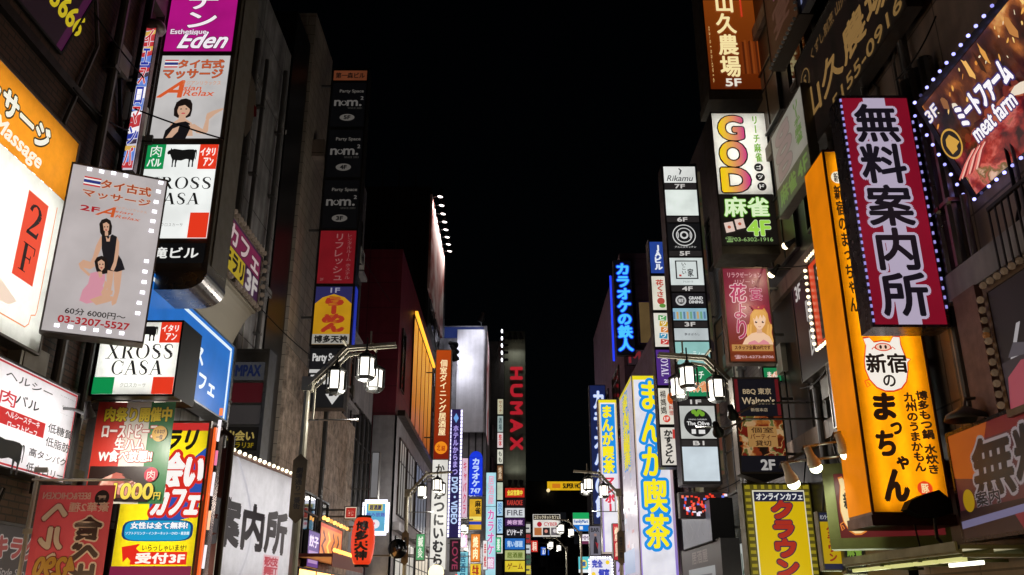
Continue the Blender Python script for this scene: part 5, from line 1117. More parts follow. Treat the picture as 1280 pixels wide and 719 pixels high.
g = Sign('wall_sign', 'glossy information office board with orange corner and black outlined characters, lower right', (1185, 546), (1345, 484), (1204, 674), dict(X=5.1), dep=.2, mat=metal('2c2628', .25, .7), rim=.04, k=.42)
a = g.art(); a.bg('602c30'); a.r(.0, 0, 1, .14, '7a1c22'); a.poly([(.6, .5), (1, .4), (1, .75), (.7, .75)], '7a1c22'); a.poly([(0, 0), (.36, 0), (.3, .2), (.26, .5), (.0, .42)], 'c05a1c'); a.t('無料', .16, .12, .86, .68, '17131a', .04, o=('a49aa0', .05), sh=.1)
a.t('案内', .16, .6, .36, .74, '17131a', .03, o=('a89ca4', .04)); a.r(0, .74, 1, 1, '2a161c'); a.poly([(0, .84), (1, .74), (1, .8), (0, .91)], '8684b0'); a.poly([(.45, .86), (1, .8), (1, 1), (.5, 1)], '8a2434'); a.circ(.1, .66, .05, 'c8a010'); a.build('panel', g.root)  # slanting lilac band is a reflection painted on the board
# ---- maroon pig sign under the orange one
g = Sign('framed_sign', 'maroon pig emblem sign in a broad olive frame under the orange hotpot sign', (1042, 598), (1168, 580), (1075, 672), dict(Y=11.9), dict(Y=11.35), dep=.4, mat=metal('7a8048', .4, .2), rim=.14, k=.8)
a = g.art(); a.bg('5e1a1c'); u0, v0, u1, v1 = .03, .1, .32, .92; pig(a, u0, v0, u1, v1, 'e0802c', 'f0d49c'); a.t('新宿', .07, .3, .28, .56, '1c120c', .03); a.t('の', .14, .58, .23, .8, '1c120c', .03); a.t('まっちゃん', .36, .3, .95, .75, 'f0e0c0', .05, o=('3a1010', .04)); a.build('panel', g.root)
g = Sign('blade_sign', 'small yellow online cafe sign at the foot of the maroon pig sign', (1023, 642), (1046, 640), (1030, 712), dict(Y=13.2), dep=.15, mat=metal('6a6848', .4, .4), rim=.02, k=.8)
a = g.art(); a.bg('b8980c'); a.r(0, 0, 1, .16, '20223a'); a.t('オンラインカフェ', .05, .04, .95, .12, 'c8c8c8', .02); a.t('クラウン', .3, .22, .72, .86, '8c241a', .06, vert=True); a.r(0, .9, 1, 1, '20223a'); a.build('panel', g.root)
g = Sign('blade_sign', 'small dark mahjong sign with ivory tiles beside the small yellow sign', (1049, 636), (1072, 634), (1056, 716), dict(Y=13.1), dep=.15, mat=metal('6a6848', .4, .4), rim=.02, k=.75)
a = g.art(); a.bg('b4b4a0'); a.t('麻', .2, .04, .8, .24, '4a6a34', .05); a.t('雀', .2, .28, .8, .48, '4a6a34', .05); a.r(0, .54, 1, 1, '1c1a14'); a.t('麻雀', .1, .6, .9, .76, '7ca03c', .04); a.t('03-6302', .08, .82, .92, .9, 'a8b890', .02); a.build('panel', g.root)
# ---- tall tenant column
g = Sign('sign_column', 'tall white and black tenant sign column with floor numbers, seven floors high', (828, 206), (869, 206), (857, 604), dict(Y=22), dep=.6, mat=metal('3c3a3c', .35, .7), rim=.03)
def floor(y, n): a = g.panel(y, y + 7, .8, name='floor_number', ins=0); a.bg('2a2626'); a.t(n, .32, .1, .64, .9, 'd4d0cc', .05); a.build('floor_number', g.root)
a = g.panel(208, 229); a.bg('dadcd8'); a.t('Rikamu', .08, .55, .92, .9, '3a3a3e', .01, sh=.3); a.line([(.5, .5), (.55, .25), (.48, .12)], .03, '3a3a3e', True); a.build('panel', g.root); floor(229.5, '7F')
a = g.panel(237, 270); a.bg('dce4de'); a.build('panel', g.root); floor(271, '6F')
a = g.panel(279, 313); a.bg('121214'); a.circ(.5, .45, .36, 'c4c4c2'); a.circ(.5, .45, .33, '121214'); a.circ(.5, .45, .25, 'c4c4c2'); a.circ(.5, .45, .22, '121214'); a.circ(.5, .45, .13, 'c4c4c2'); a.circ(.5, .45, .075, '121214'); a.r(.3, .35, .33, .56, 'c4c4c2'); a.r(.67, .35, .7, .56, 'c4c4c2'); a.t('グルニエキッチン', .18, .86, .84, .94, 'c4c4c2', .01); a.build('panel', g.root); floor(313.5, '5F')
a = g.panel(322, 357); a.bg('ccd4d2'); a.r(.16, .1, .84, .78, '2a2a2c'); a.r(.2, .14, .8, .74, 'ccd4d2'); a.t('いこい', .36, .18, .48, .6, '2a2a2c', .02, vert=True); a.t('家', .52, .4, .7, .7, '2a2a2c', .03); a.r(.26, .62, .33, .69, 'b03028'); a.t('アルカトラ', .36, .85, .66, .92, '5a5a5c', .01); a.build('panel', g.root); floor(357.5, '4F')
a = g.panel(366, 384); a.bg('18161a'); a.circ(.26, .55, .16, 'b8b8b8'); a.circ(.26, .55, .11, '18161a'); a.t('個室', .18, .4, .34, .7, 'c8c8c8', .02); a.t('GRAND', .5, .25, .92, .5, 'c8c8c8', .06); a.t('DINING', .5, .55, .92, .78, 'c8c8c8', .06); a.build('panel', g.root)
a = g.panel(385, 401); a.bg('8ab0c0'); [a.r(.1 * i, .3, .1 * i + .06, .9, ('5a7a9a', 'b89a6a', '6a9a7a')[i % 3]) for i in range(10)]; a.build('panel', g.root); floor(402, '3F')
a = g.panel(410, 426); a.bg('b4bcbe'); a.t('夢まぼろし', .3, .4, .75, .6, '4a4a50', .01); a.build('panel', g.root)
a = g.panel(427, 456); a.bg('88b8b4'); a.t('ビューティー', .15, .4, .85, .7, 'd8e4e0', .02); a.build('panel', g.root)
a = g.panel(458, 496); a.bg('1a7c50'); a.t('リーチ', .28, .15, .78, .42, 'd8e4d8', .03); a.t('麻雀', .34, .5, .9, .86, 'd88a58', .04, o=('e8d8c0', .03)); a.build('panel', g.root); floor(499, '1F')
a = g.panel(507, 549); a.bg('b4b6b2'); a.circ(.5, .52, .4, '141416'); [a.circ(.4 + .08 * i, .18 + .07 * (i % 2), .07, '6a9a2c') for i in range(4)]; a.t('DINING CAFE&BAR', .24, .4, .76, .44, 'c8c8c8', .01); a.t('The Olive', .18, .48, .82, .6, 'e0e0de', .03); a.r(.3, .72, .42, .86, 'd8d8d6'); a.r(.5, .74, .68, .86, 'd8d8d6'); a.build('panel', g.root); floor(550.5, 'B1')
a = g.panel(558, 602); a.bg('c2ced6'); a.build('panel', g.root)
MB().box((g.w / 2 + .032, .05, .2), (g.w / 2 + .12, .5, g.h * .98), picture('side print', ['3a3038', '8a7a60', '5a6a4a', '9a5a4a'], 3, .12)).build('side_sheet', g.root); g.bracket(1, .25, (.2, .5, .8))
g = Sign('sign_column', 'slim tenant column of blue, white and purple panels left of the taller one', (811, 300), (831, 300), (829, 583), dict(Y=25), dep=.5, mat=metal('3c3a3c', .35, .7), rim=.025)
a = g.panel(302, 342); a.bg('24408e'); a.t('JAビル', .25, .1, .78, .9, 'e0e4ec', .06, vert=True); a.build('panel', g.root)
a = g.panel(345, 388); a.bg('d4d0c0'); a.t('花くさ', .25, .1, .75, .62, 'b8402c', .04, vert=True); a.ell(.52, .74, .24, .1, 'b04a40'); a.ell(.6, .88, .2, .06, '5a8a3a'); a.build('panel', g.root)
a = g.panel(391, 434); a.bg('d8d4c8')
for i, (ch, c) in enumerate(zip('ビックワン', ('4a9a50', 'c8a020', 'd07a28', '2a8ab0', 'c03a34'))): v = .06 + i * .18; u = .3 + .06 * (i % 3); a.poly([(u, v), (u + .5, v + .03), (u + .46, v + .17), (u - .03, v + .15)], c); a.t(ch, u + .08, v + .03, u + .4, v + .14, 'f0ece4', .04)
a.build('panel', g.root)
a = g.panel(437, 482); a.bg('4a2a78'); a.t('ROYAL', .28, .1, .72, .75, 'd4cce0', .02, rot=-1, face='serif'); a.t('2F', .4, .84, .8, .94, 'd4cce0', .05); a.build('panel', g.root)
a = g.panel(485, 531); a.bg('d8d2c4'); a.t('楊媽媽', .1, .06, .46, .72, '2c2620', .02, vert=True); a.ell(.75, .28, .22, .16, 'd86a20'); a.t('台湾料理', .6, .2, .85, .75, 'a83020', .02, vert=True); a.circ(.42, .85, .22, 'd0402c'); a.t('1F', .28, .8, .56, .9, 'f0e8e0', .04); a.build('panel', g.root)
a = g.panel(534, 582); a.bg('d6d0c6'); a.t('かすうどん', .2, .06, .72, .96, '1c1a1a', .05, vert=True); a.r(.72, .05, .95, .3, 'c03a34'); a.build('panel', g.root); g.bracket(1, .9, (.3, .7))
# ---- below the column
g = Sign('led_sign', 'red and white running LED sign below the tall tenant column', (850, 617), (908, 617), (856, 646), dict(Y=20.6), dep=.25)
a = g.art(); a.bg('1c0c10')
for i in range(60): r_ = random.Random(i); u, v = r_.random() * .94, r_.random() * .85; a.r(u, v, u + .03 + .05 * r_.random(), v + .06 + .1 * r_.random(), r_.choice(('e83a24', 'f06a50', 'e8e0f0', '6a7ae0', 'e83a24')))
a.build('panel', g.root); MB().box((g.w / 2 - .2, -.04, -.5), (g.w / 2 + .03, .2, -.04), lit('e8dce0', .9)).build('lower_screen', g.root)
g = Sign('screen_box', 'silver faced black display box jutting out in front of the running LED sign', (852, 646), (887, 621), (853, 688), dict(X=4.45), dep=.5, mat=BLACKP, rim=.03, cat='display box', k=.35)
a = g.art(); a.bg('787c8c')  # faint glow put into the silver face in place of reflected light
for j in range(6): a.line([(.1 + .13 * j + .05 * math.sin(i + j), .1 + .09 * i) for i in range(9)], .012, ('a8acb8', '4a4c58')[j % 2])
a.build('screen', g.root); MB().bar((g.w / 2 - .3, .5, .3), (g.w / 2 - .3, 1.0, .3), .06, .06, GREY).build('bracket', g.root)
g = Sign('wall_sign', 'black fascia with faint lettering under the silver faced display box', (852, 698), (900, 664), (854, 740), dict(X=4.5), dep=.4, mat=DARK, rim=.02, k=.6)
a = g.art(); a.bg('1c1618'); a.t('居酒屋', .3, .1, .7, .4, '6a605c', .03); a.r(.2, .5, .85, .95, '9aa0a4'); a.r(.28, .66, .78, .7, '4a4c54'); a.build('panel', g.root)
g = Sign('wall_sign', 'green and white shop fascia sign low behind the yellow online cafe sign', (906, 690), (935, 672), (908, 735), dict(X=5.1), dep=.2, k=.8)
a = g.art(); a.bg('b8bcb8'); a.r(0, 0, .14, 1, '1c8a4a'); a.t('ネイル', .2, .2, .8, .8, '2c4a3a', .03); a.build('panel', g.root)
p = pt(898, 541, Y=14.6)
for dx, dz, lab in ((0, 0, 'front'), (.35, .35, 'rear')):
    q = p + Vector((dx, .3 * (lab == 'rear'), dz)); worklight(f'unlit black box floodlight below the right lantern lamp, {lab} one', q, q + Vector((.5, 1.2, -.6)), BLACKP, 0, r=.095, hot=.05, tube=[q, q + Vector((.5, .1, .25)), (5.5, q.y + .3, q.z + .3)])
# ---- manga cafe signs (their bird mascot is left out)
def manga_text(a, q, o=.1): a.t('まんが喫茶', *q, 'f4e41c', .05, vert=True, o=('1c8ad8', o))
g = Sign('box_sign', 'huge white manga cafe box sign with yellow characters outlined in blue', (790, 470), (833, 470), (801, 735), dict(Y=28), dep=3.3, mat=metal('c8c4c8', .35, .3), rim=.03)
a = g.art(); a.bg('dcdce6'); a.r(0, 0, 1, .02, 'e8d820'); a.r(0, .02, .035, 1, fade('pink edge', '7a6ad0', 'e8d080', 2, 0, g.h, .85)); a.r(.93, .02, 1, 1, fade('pink edge', '7a6ad0', 'e8d080')); a.t('まんが喫茶', *a.q(797, 476, 839, 686), 'f6e61e', .04, vert=True, o=('1b8ce0', .12)); a.build('panel', g.root)
a = side_art(g, .8); a.bg('c4bcc8'); a.r(.02, 0, .98, .02, 'd8c820'); r_ = random.Random(5)
manga_text(a, (.2, .03, .75, .42), .03)
for i in range(26): u, v = r_.random() * .8, .42 + r_.random() * .5; a.r(u, v, u + .06 + .14 * r_.random(), v + .012 + .02 * r_.random(), r_.choice(('d8b4b8', 'b8c4d8', 'd8d0b0', 'c89aa0', 'e0dce4')))
a.r(.1, .82, .9, .93, 'a8b8d8'); put_side(g, a); g.bracket(1, .3)
g = Sign('blade_sign', 'narrow white manga cafe blade sign with yellow, red and blue lettering', (748, 500), (770, 500), (754, 690), dict(Y=38), dep=.6, mat=metal('c8c4c8', .35, .3), rim=.03)
a = g.art(); a.bg('e2e0ea'); a.r(0, 0, 1, .02, 'e8d820'); a.r(0, .02, .08, 1, fade('pink edge', '7a6ad0', 'e8d080')); a.r(.92, .02, 1, 1, fade('pink edge', '7a6ad0', 'e8d080')); a.r(.12, .03, .88, .5, '1b8ce0'); a.t('まんが喫茶', *a.q(751, 507, 769, 592), 'f6e61e', .06, vert=True); a.t('マンボー', *a.q(755, 597, 770, 640), 'd8344c', .06, vert=True); a.build('panel', g.root); g.bracket(1, .7)
g = Sign('blade_sign', 'dark navy karaoke sign with pale blue lettering behind the narrow manga sign', (737, 482), (756, 482), (743, 655), dict(Y=42), dep=.6, mat=DARK, rim=.03)
a = g.art(); a.bg('16204a'); a.t('カラオケの館', .14, .04, .96, .96, 'd4e0f8', .06, vert=True, o=('3a60c0', .03)); a.build('panel', g.root); g.bracket(1, .9)
g = Sign('blade_sign', 'grey poster sign with dark figure under the navy karaoke sign', (737, 658), (750, 658), (739, 694), dict(Y=43), dep=.4, k=.6)
a = g.art(); a.bg('8a8898'); a.t('BAR', .1, .05, .9, .2, '2a2a34', .04); a.poly([(.3, .95), (.36, .5), (.45, .36), (.6, .36), (.68, .5), (.75, .95)], '2a2430'); a.circ(.52, .3, .13, 'b89088'); a.poly([(.5, .55), (.8, .6), (.7, .8)], 'b02838'); a.build('panel', g.root); g.bracket(1, 1)
g = Sign('led_sign', 'white private room sign with blue characters ringed with white LEDs', (737, 699), (764, 697), (738, 724), dict(Y=46), dep=.3)
a = g.art(); a.bg('dcdcea'); a.t('完全', .1, .06, .6, .46, '2838b0', .05); a.t('個室', .38, .5, .9, .92, '2838b0', .05); a.circ(.82, .2, .09, 'e8c830'); a.circ(.16, .76, .09, 'e8c830'); a.build('panel', g.root)
g.bulbs(g.edge(9, (0, -.04), (1, -.04)) + g.edge(9, (0, 1.04), (1, 1.04)) + g.edge(7, (-.03, 0), (-.03, 1)) + g.edge(7, (1.03, 0), (1.03, 1)), .055, 'f0f0ff', 2.4, .05)
# ---- blue neon karaoke sign
g = Sign('neon_sign', 'tall blue neon karaoke lettering sign on the corner of the mauve building', (767, 326), (788, 326), (774, 443), dict(Y=40.5), dep=.35, mat=DARK, rim=.03)
a = g.art(); a.bg('06070e'); NB = ('1440e8', .035)
a.t('カラオケの鉄人', .06, .03, .94, .97, '4cc4ff', .05, vert=True, o=('1238e0', .06)); a.build('panel', g.root); g.bracket(1, .15)
p0, p1 = pt(763, 345, X=5.4), pt(768, 450, X=5.4)
MB().tube([RE.L(5.4, p0.y, p1.z), RE.L(5.4, p0.y, p0.z)], .06, lit('2440f0', 1.1), 8).build('neon_strip', RE.root)
g = Sign('wall_sign', 'dull red rooftop lettering above the lower mauve building', (784, 439), (818, 436), (786, 456), dict(Y=40.95), dep=.08, k=.7)
a = g.art(); a.bg('30242a'); a.t('Mal', .04, .1, .92, .9, '8a2c34', .03, face=None); a.build('panel', g.root)
# ---- the far end
g = Sign('shop_sign', 'green, white and blue convenience store sign at the far right', (716, 641), (736, 641), (716, 664), dict(Y=72), dep=.6, k=1.)
a = g.art(); a.bg('e4e8ea'); a.r(0, 0, 1, .34, '18a058'); a.r(0, .66, 1, 1, '1470c8'); a.t('FamilyMart', .06, .38, .94, .62, '2860a8', .03); a.r(.4, .74, .6, .92, 'e4e8ea'); a.build('panel', g.root); g.bracket(1, 1)
g = Sign('shop_sign', 'small white and maroon sign below the convenience store sign', (725, 668), (737, 668), (725, 680), dict(Y=72), dep=.4)
a = g.art(); a.bg('ece4ec'); a.r(0, .7, 1, 1, '6a2a4a'); a.t('MM', .15, .15, .85, .6, '8a7a8a', .04); a.build('panel', g.root); g.bracket(1, 1)
g = Sign('shop_sign', 'bright teal and yellow sign low beside the far right lamps', (723, 696), (736, 696), (724, 716), dict(Y=70), dep=.4)
a = g.art(); a.bg('58c0c8'); a.ell(.5, .45, .3, .25, 'e8d048'); a.r(0, .8, 1, 1, 'e8ecf0'); a.t('薬', .3, .3, .7, .62, '2060a0', .05); a.build('panel', g.root)
g = Sign('shop_sign', 'white framed comic cafe sign hanging far off in the dark', (666, 643), (700, 643), (666, 671), dict(Y=95), dep=.8, mat=GREY, rim=.05)
a = g.art(); a.bg('dcd8d0'); a.r(.02, .02, .98, .25, '2a2420'); a.t('コミックネットカフェ', .05, .05, .95, .22, 'e8dcc0', .02); a.circ(.24, .45, .09, 'b02430'); a.t('CYBER', .4, .36, .9, .52, 'c04850', .03); a.r(.05, .6, .32, .94, 'b06a3a'); a.r(.36, .6, .62, .94, '2a2426'); a.r(.66, .6, .95, .94, '6a6468'); a.circ(.48, .76, .06, 'd89080'); a.circ(.8, .74, .07, 'd8d0d0'); a.build('panel', g.root)
MB().tube([(0, .4, -6), (0, .4, 0)], .12, GREY, 8).build('post', g.root)
g = Sign('rooftop_sign', 'yellow hotel sign with black lettering on a dark far roof', (684, 602), (735, 602), (684, 613), dict(Y=134.5), dep=1, mat=metal('6a5410', .4, .3), rim=.08)
a = g.art(); a.bg('d8a818'); a.r(.12, .25, .32, .75, 'c8741c'); a.t('SUPER HOTEL', .38, .2, .97, .8, '20180c', .05); a.build('panel', g.root); g.bulbs([(.02, 1.05)], .3, 'ffe8b0', 2, .4)
MB().box((-g.w / 2, .3, -2), (-g.w / 2 + .3, .6, -.1), GREY).box((g.w / 2 - .3, .3, -2), (g.w / 2, .6, -.1), GREY).build('stand', g.root)
# ---- tower letters, its floodlights and tenant panels
P0, P1 = pt(638, 456, Y=79.95), pt(653, 566, Y=79.95)
g = Sign('tower_letters', 'huge red letters running down the olive tower', (637, 456), (654, 456), (637, 566), dict(Y=79.9), dep=.1, case=False)
for i, ch in enumerate('HUMAX'):
    a = g.art(0, i / 5 + .02, 1, (i + 1) / 5 - .02); a.t(ch, .04, .02, .96, .98, 'a81c28', .07, rot=-1)
    a.build('letter', g.root)
for i in range(3):
    for y, dy in ((425, -1), (602, 1)):
        P = pt(637.5 + i * 7, y, Y=79.2); P.y = 78.9
        worklight(f"small floodlight on the olive tower, {('left', 'middle', 'right')[i]} one of the {'upper' if dy < 0 else 'lower'} three", P, P + Vector((0, 1.0, 2.2 * dy)), DARK, 60, (1, .98, .85), .22, [P, P + Vector((0, .9, 0))], 80, 4)
g = Sign('sign_column', 'wide stack of lit tenant panels at the foot of the olive tower', (631, 609), (656, 609), (631, 735), dict(Y=79), dep=.9, mat=DARK, rim=.04)
for y0, y1, bg, tx, c in ((610, 622, 'b8281c', '全店営業中', 'f0e04a'), (623, 634, '1c1014', 'KARAOKE', 'b83a30'), (635, 647, 'ccd0d4', 'FIRE', '5a5a60'), (648, 658, '3a1c4c', '美容室', 'd8b0d8'), (659, 672, '15151c', 'ビリヤード', 'e4e0e4'), (673, 687, '2468b8', '青い部屋', 'b8d4f0'), (688, 700, 'a8b070', '居酒屋', '5a6a20'), (701, 715, 'd8c030', 'ゲーム', '8a5a10')):
    a = g.panel(y0, y1); a.bg(bg); a.t(tx, .1, .2, .9, .8, c, .03); a.build('panel', g.root)
g = Sign('sign_column', 'narrow stack of lit panels up the dark slab building edge', (622, 498), (629, 498), (622, 700), dict(Y=78), dep=.8, mat=DARK, rim=.04)
for y0, y1, bg, tx, c in ((499, 518, 'b4b094', 'サウナ', '8a5a40'), (520, 540, '98a8a4', '酒場', '3a4a50'), (541, 560, 'd8c8c8', '整体', 'c02830'), (562, 580, 'd0d0c0', 'もも', '2a2a2a'), (582, 601, '6a4a30', '焼鳥', 'd8c0a0'), (603, 625, 'b8c4b0', '', ''), (627, 645, 'a8d0e8', 'SEGA', '3a70b0'), (647, 667, 'a8d0e8', 'SEGA', '3a70b0'), (669, 692, 'd8dcd0', '本', '6a6a60')):
    a = g.panel(y0, y1); a.bg(bg); tx and a.t(tx, .2, .1, .8, .9, c, .03, vert=tx != 'SEGA', rot=-1 if tx == 'SEGA' else 0); a.build('panel', g.root)
g = Sign('sign_column', 'slim white edged column of little panels right of the olive tower', (656, 653), (663, 653), (656, 735), dict(Y=82), dep=.5, mat=metal('a8a8a8', .3, .5), rim=.04)
for i in range(5):
    a = g.panel(655 + i * 13, 666 + i * 13); a.bg(('b8b8b4', 'a03030', 'c8ccd0', '3a5a4a', 'c8b840')[i]); a.r(.2, .4, .8, .6, '3a3a40'); a.build('panel', g.root)
# ---- blank white billboard
q0, q1 = pt(572, 412, Y=66.6), pt(603, 540, Y=66.6)
bb = thing('billboard', 'blank white floodlit billboard with a curved right edge at the street end', 'billboard', loc=((q0.x + q1.x) / 2, 66.6, q1.z)); w, h = (q1.x - q0.x) / 2, q0.z - q1.z
vinyl = wallmat('white vinyl', 'd4d2da', 'd8d6de', 'c8c6ce', 6, 3, .002, .6, .1, .15, .0)
m = MB(); m.box((-w, 0, 0), (w, .3, h), vinyl); n = 6
pr = [(w + .002 + .25 * math.sin(i / n * math.pi / 2), .55 * (1 - math.cos(i / n * math.pi / 2))) for i in range(n + 1)]
for (x0, y0), (x1, y1) in zip(pr, pr[1:]): m.face([(x0, y0, 0), (x1, y1, 0), (x1, y1, h), (x0, y0, h)], vinyl)
m.build('board', bb); MB().box((w + .26, .56, 0), (w + .3, 6, h), picture('red billboard print', ['d8d0d4', 'b04a50', 'd8c8c8', '8a2c34'], .5, .3)).build('side_board', bb)
m = MB(); [m.bar((-w + 2 * w * i / 4, .35, -3), (-w + 2 * w * i / 4, .35, h), .1, .1, DARK) for i in range(5)]; m.build('frame', bb)
MB().box((-w - 2.5, .3, h - .6), (w, .6, h + .3), lit('2a3a78', .5)).build('blue_cornice', bb)
for k, (px, py, ax, ay) in enumerate(((569, 432, 585, 440), (570, 441, 588, 470), (570, 450, 586, 500), (601, 400, 590, 425))):
    P = pt(px, py, Y=64.8); worklight(('topmost of the left floodlights of the white billboard', 'middle one of the left floodlights of the white billboard', 'lowest of the left floodlights of the white billboard', 'floodlight above the top right corner of the white billboard')[k], P, pt(ax, ay, Y=66.6), DARK, 165, (.92, .93, 1), .28, [P, (P.x, 66.9, P.z)], 110, 4, 'f4f4ff')
for k in range(5):
    P = pt(627.5, 414 + k * 9, Y=72); worklight(f'floodlight on a boom beside the olive tower, {("topmost", "second", "middle", "fourth", "lowest")[k]} of five', P, P + Vector((-3, -1.5, -.6)), DARK, 45, (.92, .93, 1), .2, [P, (P.x - .6, 80, P.z)], 90, 4, 'f4f4ff')
# ---- roof billboard on the dark tower
q0, q1 = pt(541, 243, X=-4.95), pt(556.5, 299, X=-4.95); zb = pt(545, 392, X=-4.95).z
rb = thing('billboard', 'floodlit pinkish billboard on the tall dark tower, seen edge on', 'billboard', loc=(-4.95, (q0.y + q1.y) / 2, zb)); L_ = (q1.y - q0.y) / 2; zt = q0.z - zb
MB().box((-.14, -L_, 0), (0, L_, zt), picture('roof billboard print', ['d8c4c0', 'd0b0ac', 'a05048', 'e0d4d0'], .35, .1, lights=False, kind='noise')).build('board', rb)
m = MB(); [m.bar((-.2, -L_ + 2 * L_ * i / 4, -1.5), (-.2, -L_ + 2 * L_ * i / 4, zt), .1, .1, DARK) for i in range(5)]; m.build('frame', rb)
for k in range(8):
    y = q0.y + (q1.y - q0.y) * (k + .5) / 8; P = Vector((-4.55, y, q0.z + .15)); worklight('one of the lamps along the top edge of the pinkish roof billboard', P, (-4.95, y, zb + zt * .5), DARK, 450, (1, .93, .88), .2, [P, (-5, y, P.z)], 120, 4, 'fff0ec', grp='lamps along the roof billboard')
# ---- floodlights on the right-hand wall
for (px, py), n in zip(((990, 600), (1018, 580), (1056, 563)), ('nearest the yellow cafe sign', 'middle of three', 'nearest the orange sign')):
    P = pt(px, py, Y=11.4); worklight(f'bright bullet floodlight over the yellow signs, {n}', P, P + Vector((.3, .25, -.6)), ink('d4c8b4', .4), 5 if px > 1050 else 16, (.95, 1, .8), .085, [P + Vector((-.15, -.03, .15)), P + Vector((-.12, 0, .22)), (max(P.x + .4, 4.42), 11.6, P.z + .34)], 130, 5, 'fbffd8', dome=True)
for (px, py), aim, n in zip(((984, 306), (966, 341)), ((948, 330), (935, 380)), ('upper', 'lower')):
    P = pt(px, py, Y=15.4); worklight(f'small warm spot lamp beside the magenta sign, {n} one', P, pt(*aim, Y=15.9), DARK, 16, (1, .85, .6), .07, [P, P + Vector((.2, .2, .15)), (5.5, P.y + .3, P.z + .2)], 120, 6, 'ffe8b8', dome=True)
P = pt(1207, 520, Y=9.6); t = thing('dish_lamp', 'grey dish lamp on the wall above the glossy information board', 'lamp', loc=P)
MB().lathe((0, 0, 0), [(0, .1), (.06, .1), (.1, .07), (.2, .02), (.23, -.04), (.22, -.05), (.19, 0), (0, .04)], metal('5a5854', .45, .4), 20).build('shade', t, True); MB().tube([(0, 0, .1), (.05, .05, .2), (5.5 - P.x, .1, .25)], .02, GREY).build('arm', t)
P = pt(1158, 634, Y=10.45); t = thing('floodlight', 'unlit black floodlight silhouetted against the foot of the orange sign', 'floodlight', Matrix.Translation(P) @ Matrix.Rotation(-.12, 4, 'Y'))
m = MB(); q = [(-.27, 0), (-.2, .09), (-.04, .14), (.16, .17), (.22, .1), (.26, .04), (.25, -.1), (.1, -.13), (-.12, -.1)]
for y, f_ in ((-.09, 1), (.09, -1)): m.face([(x, y, z) for x, z in q][::f_], BLACKP)
for i in range(len(q)): a_, b_ = q[i], q[(i + 1) % len(q)]; m.face([(a_[0], -.09, a_[1]), (a_[0], .09, a_[1]), (b_[0], .09, b_[1]), (b_[0], -.09, b_[1])], BLACKP)
m.build('housing', t); MB().tube([(.1, .08, -.1), (.12, .2, -.35), (.3, .5, -.4)], .02, DARK).build('arm', t)
# ---- lit awning, lower right
c = pt(1150, 697, X=4.75)
t = thing('awning', 'green lit shop awning with strip lights under the maroon pig sign', 'awning', loc=(5.45, c.y, c.z)); olive = metal('5c6034', .45, .3)
m = MB(); m.box((-1.0, -1.6, 0), (0, 1.5, .04), olive)
for x in (-1.03, -.72, -.4): m.box((x, -1.62, -.045), (x + .035, 1.52, -.001), olive)
for y in (-1.62, -.6, .45, 1.5): m.box((-.99, y, -.08), (0, y + .03, -.047), olive)
m.build('canopy', t)
MB().box((-1.06, -1.62, -.02), (-1.035, 1.52, .07), olive).build('fascia', t)
m = MB(); [m.box((-.95, -1.5 + .62 * i, -.11), (-.9, -.98 + .62 * i, -.07), lit('d8d888', .8, True)) for i in range(5)]; m.build('strip_light', t)
m = MB(); m.box((-.62, -1.2, -.13), (-.58, -.5, -.09), lit('f8f8e0', 2.5, True)); m.build('strip_light', t)
# ---- cables over the street edge
def cable(label, A, B, sag=.15, r=.012):
    A, B = Vector(A), Vector(B); pts = [A.lerp(B, i / 12) - Vector((0, 0, sag * 4 * (i / 12) * (1 - i / 12))) for i in range(13)]
    o = MB().tube(pts, r, BLACKP, 6).build('cable'); tag(o, label, 'cable')
cable('black cable from the brick wall to the pink tenant column', pt(168, 136, X=-5.3), pt(280, 174, Y=11.3), .02)
cable('black cable sagging down the dark brick wall', pt(118, 16, X=-5.4), pt(190, 108, Y=10.9), .05)
cable('black cable hanging across the brick wall below the dark board', pt(92, 110, X=-5.4), pt(166, 165, X=-5.35), .1)
cable('thin cable running down the grey concrete wall', pt(366, 60, X=-5.38), pt(333, 398, X=-5.38), 0, .016)
cable('loose cable hanging from the orange sign foot to the awning', pt(1143, 655, Y=10.6), pt(1160, 690, Y=10.2), .25, .01)
cable('loose cable on the brown panelled wall near the framed board', pt(1205, 385, X=5.4), pt(1240, 520, X=5.4), .05, .01)
for x, y, z, s_, n in ((5.45, 14.0, 6.1, 1, 'behind the red bulb sign'), (5.45, 19.6, 5.2, 1, 'on the grey tiled front'), (-5.45, 13.2, 4.7, -1, 'low on the concrete wall'), (5.5, 7.6, 8.6, 1, 'above the grilled meat sign')): aircon(x, y, z, s_, 'white outdoor air conditioner ' + n)
# hanging cloth on the concrete wall
g = Sign('hanging_flag', 'limp white flag with red mark hanging on the concrete wall', (308, 80), (326, 84), (306, 172), dict(Y=13.0), dep=.02, case=False, cat='flag', on=False)
a = g.art(); a.up(); m_ = a.mat('c8c4bc'); q = [(0, 0), (.35, .08), (.8, .3), (1, .6), (.8, .9), (.5, 1), (.2, .8), (.05, .4)]
a.poly(q, 'c8c4bc'); a.poly([(.85, .55), (1.05, .6), (1.1, .72), (.92, .72)], 'b82838'); o = a.build('cloth', g.root); o.data.materials[0].use_backface_culling = False
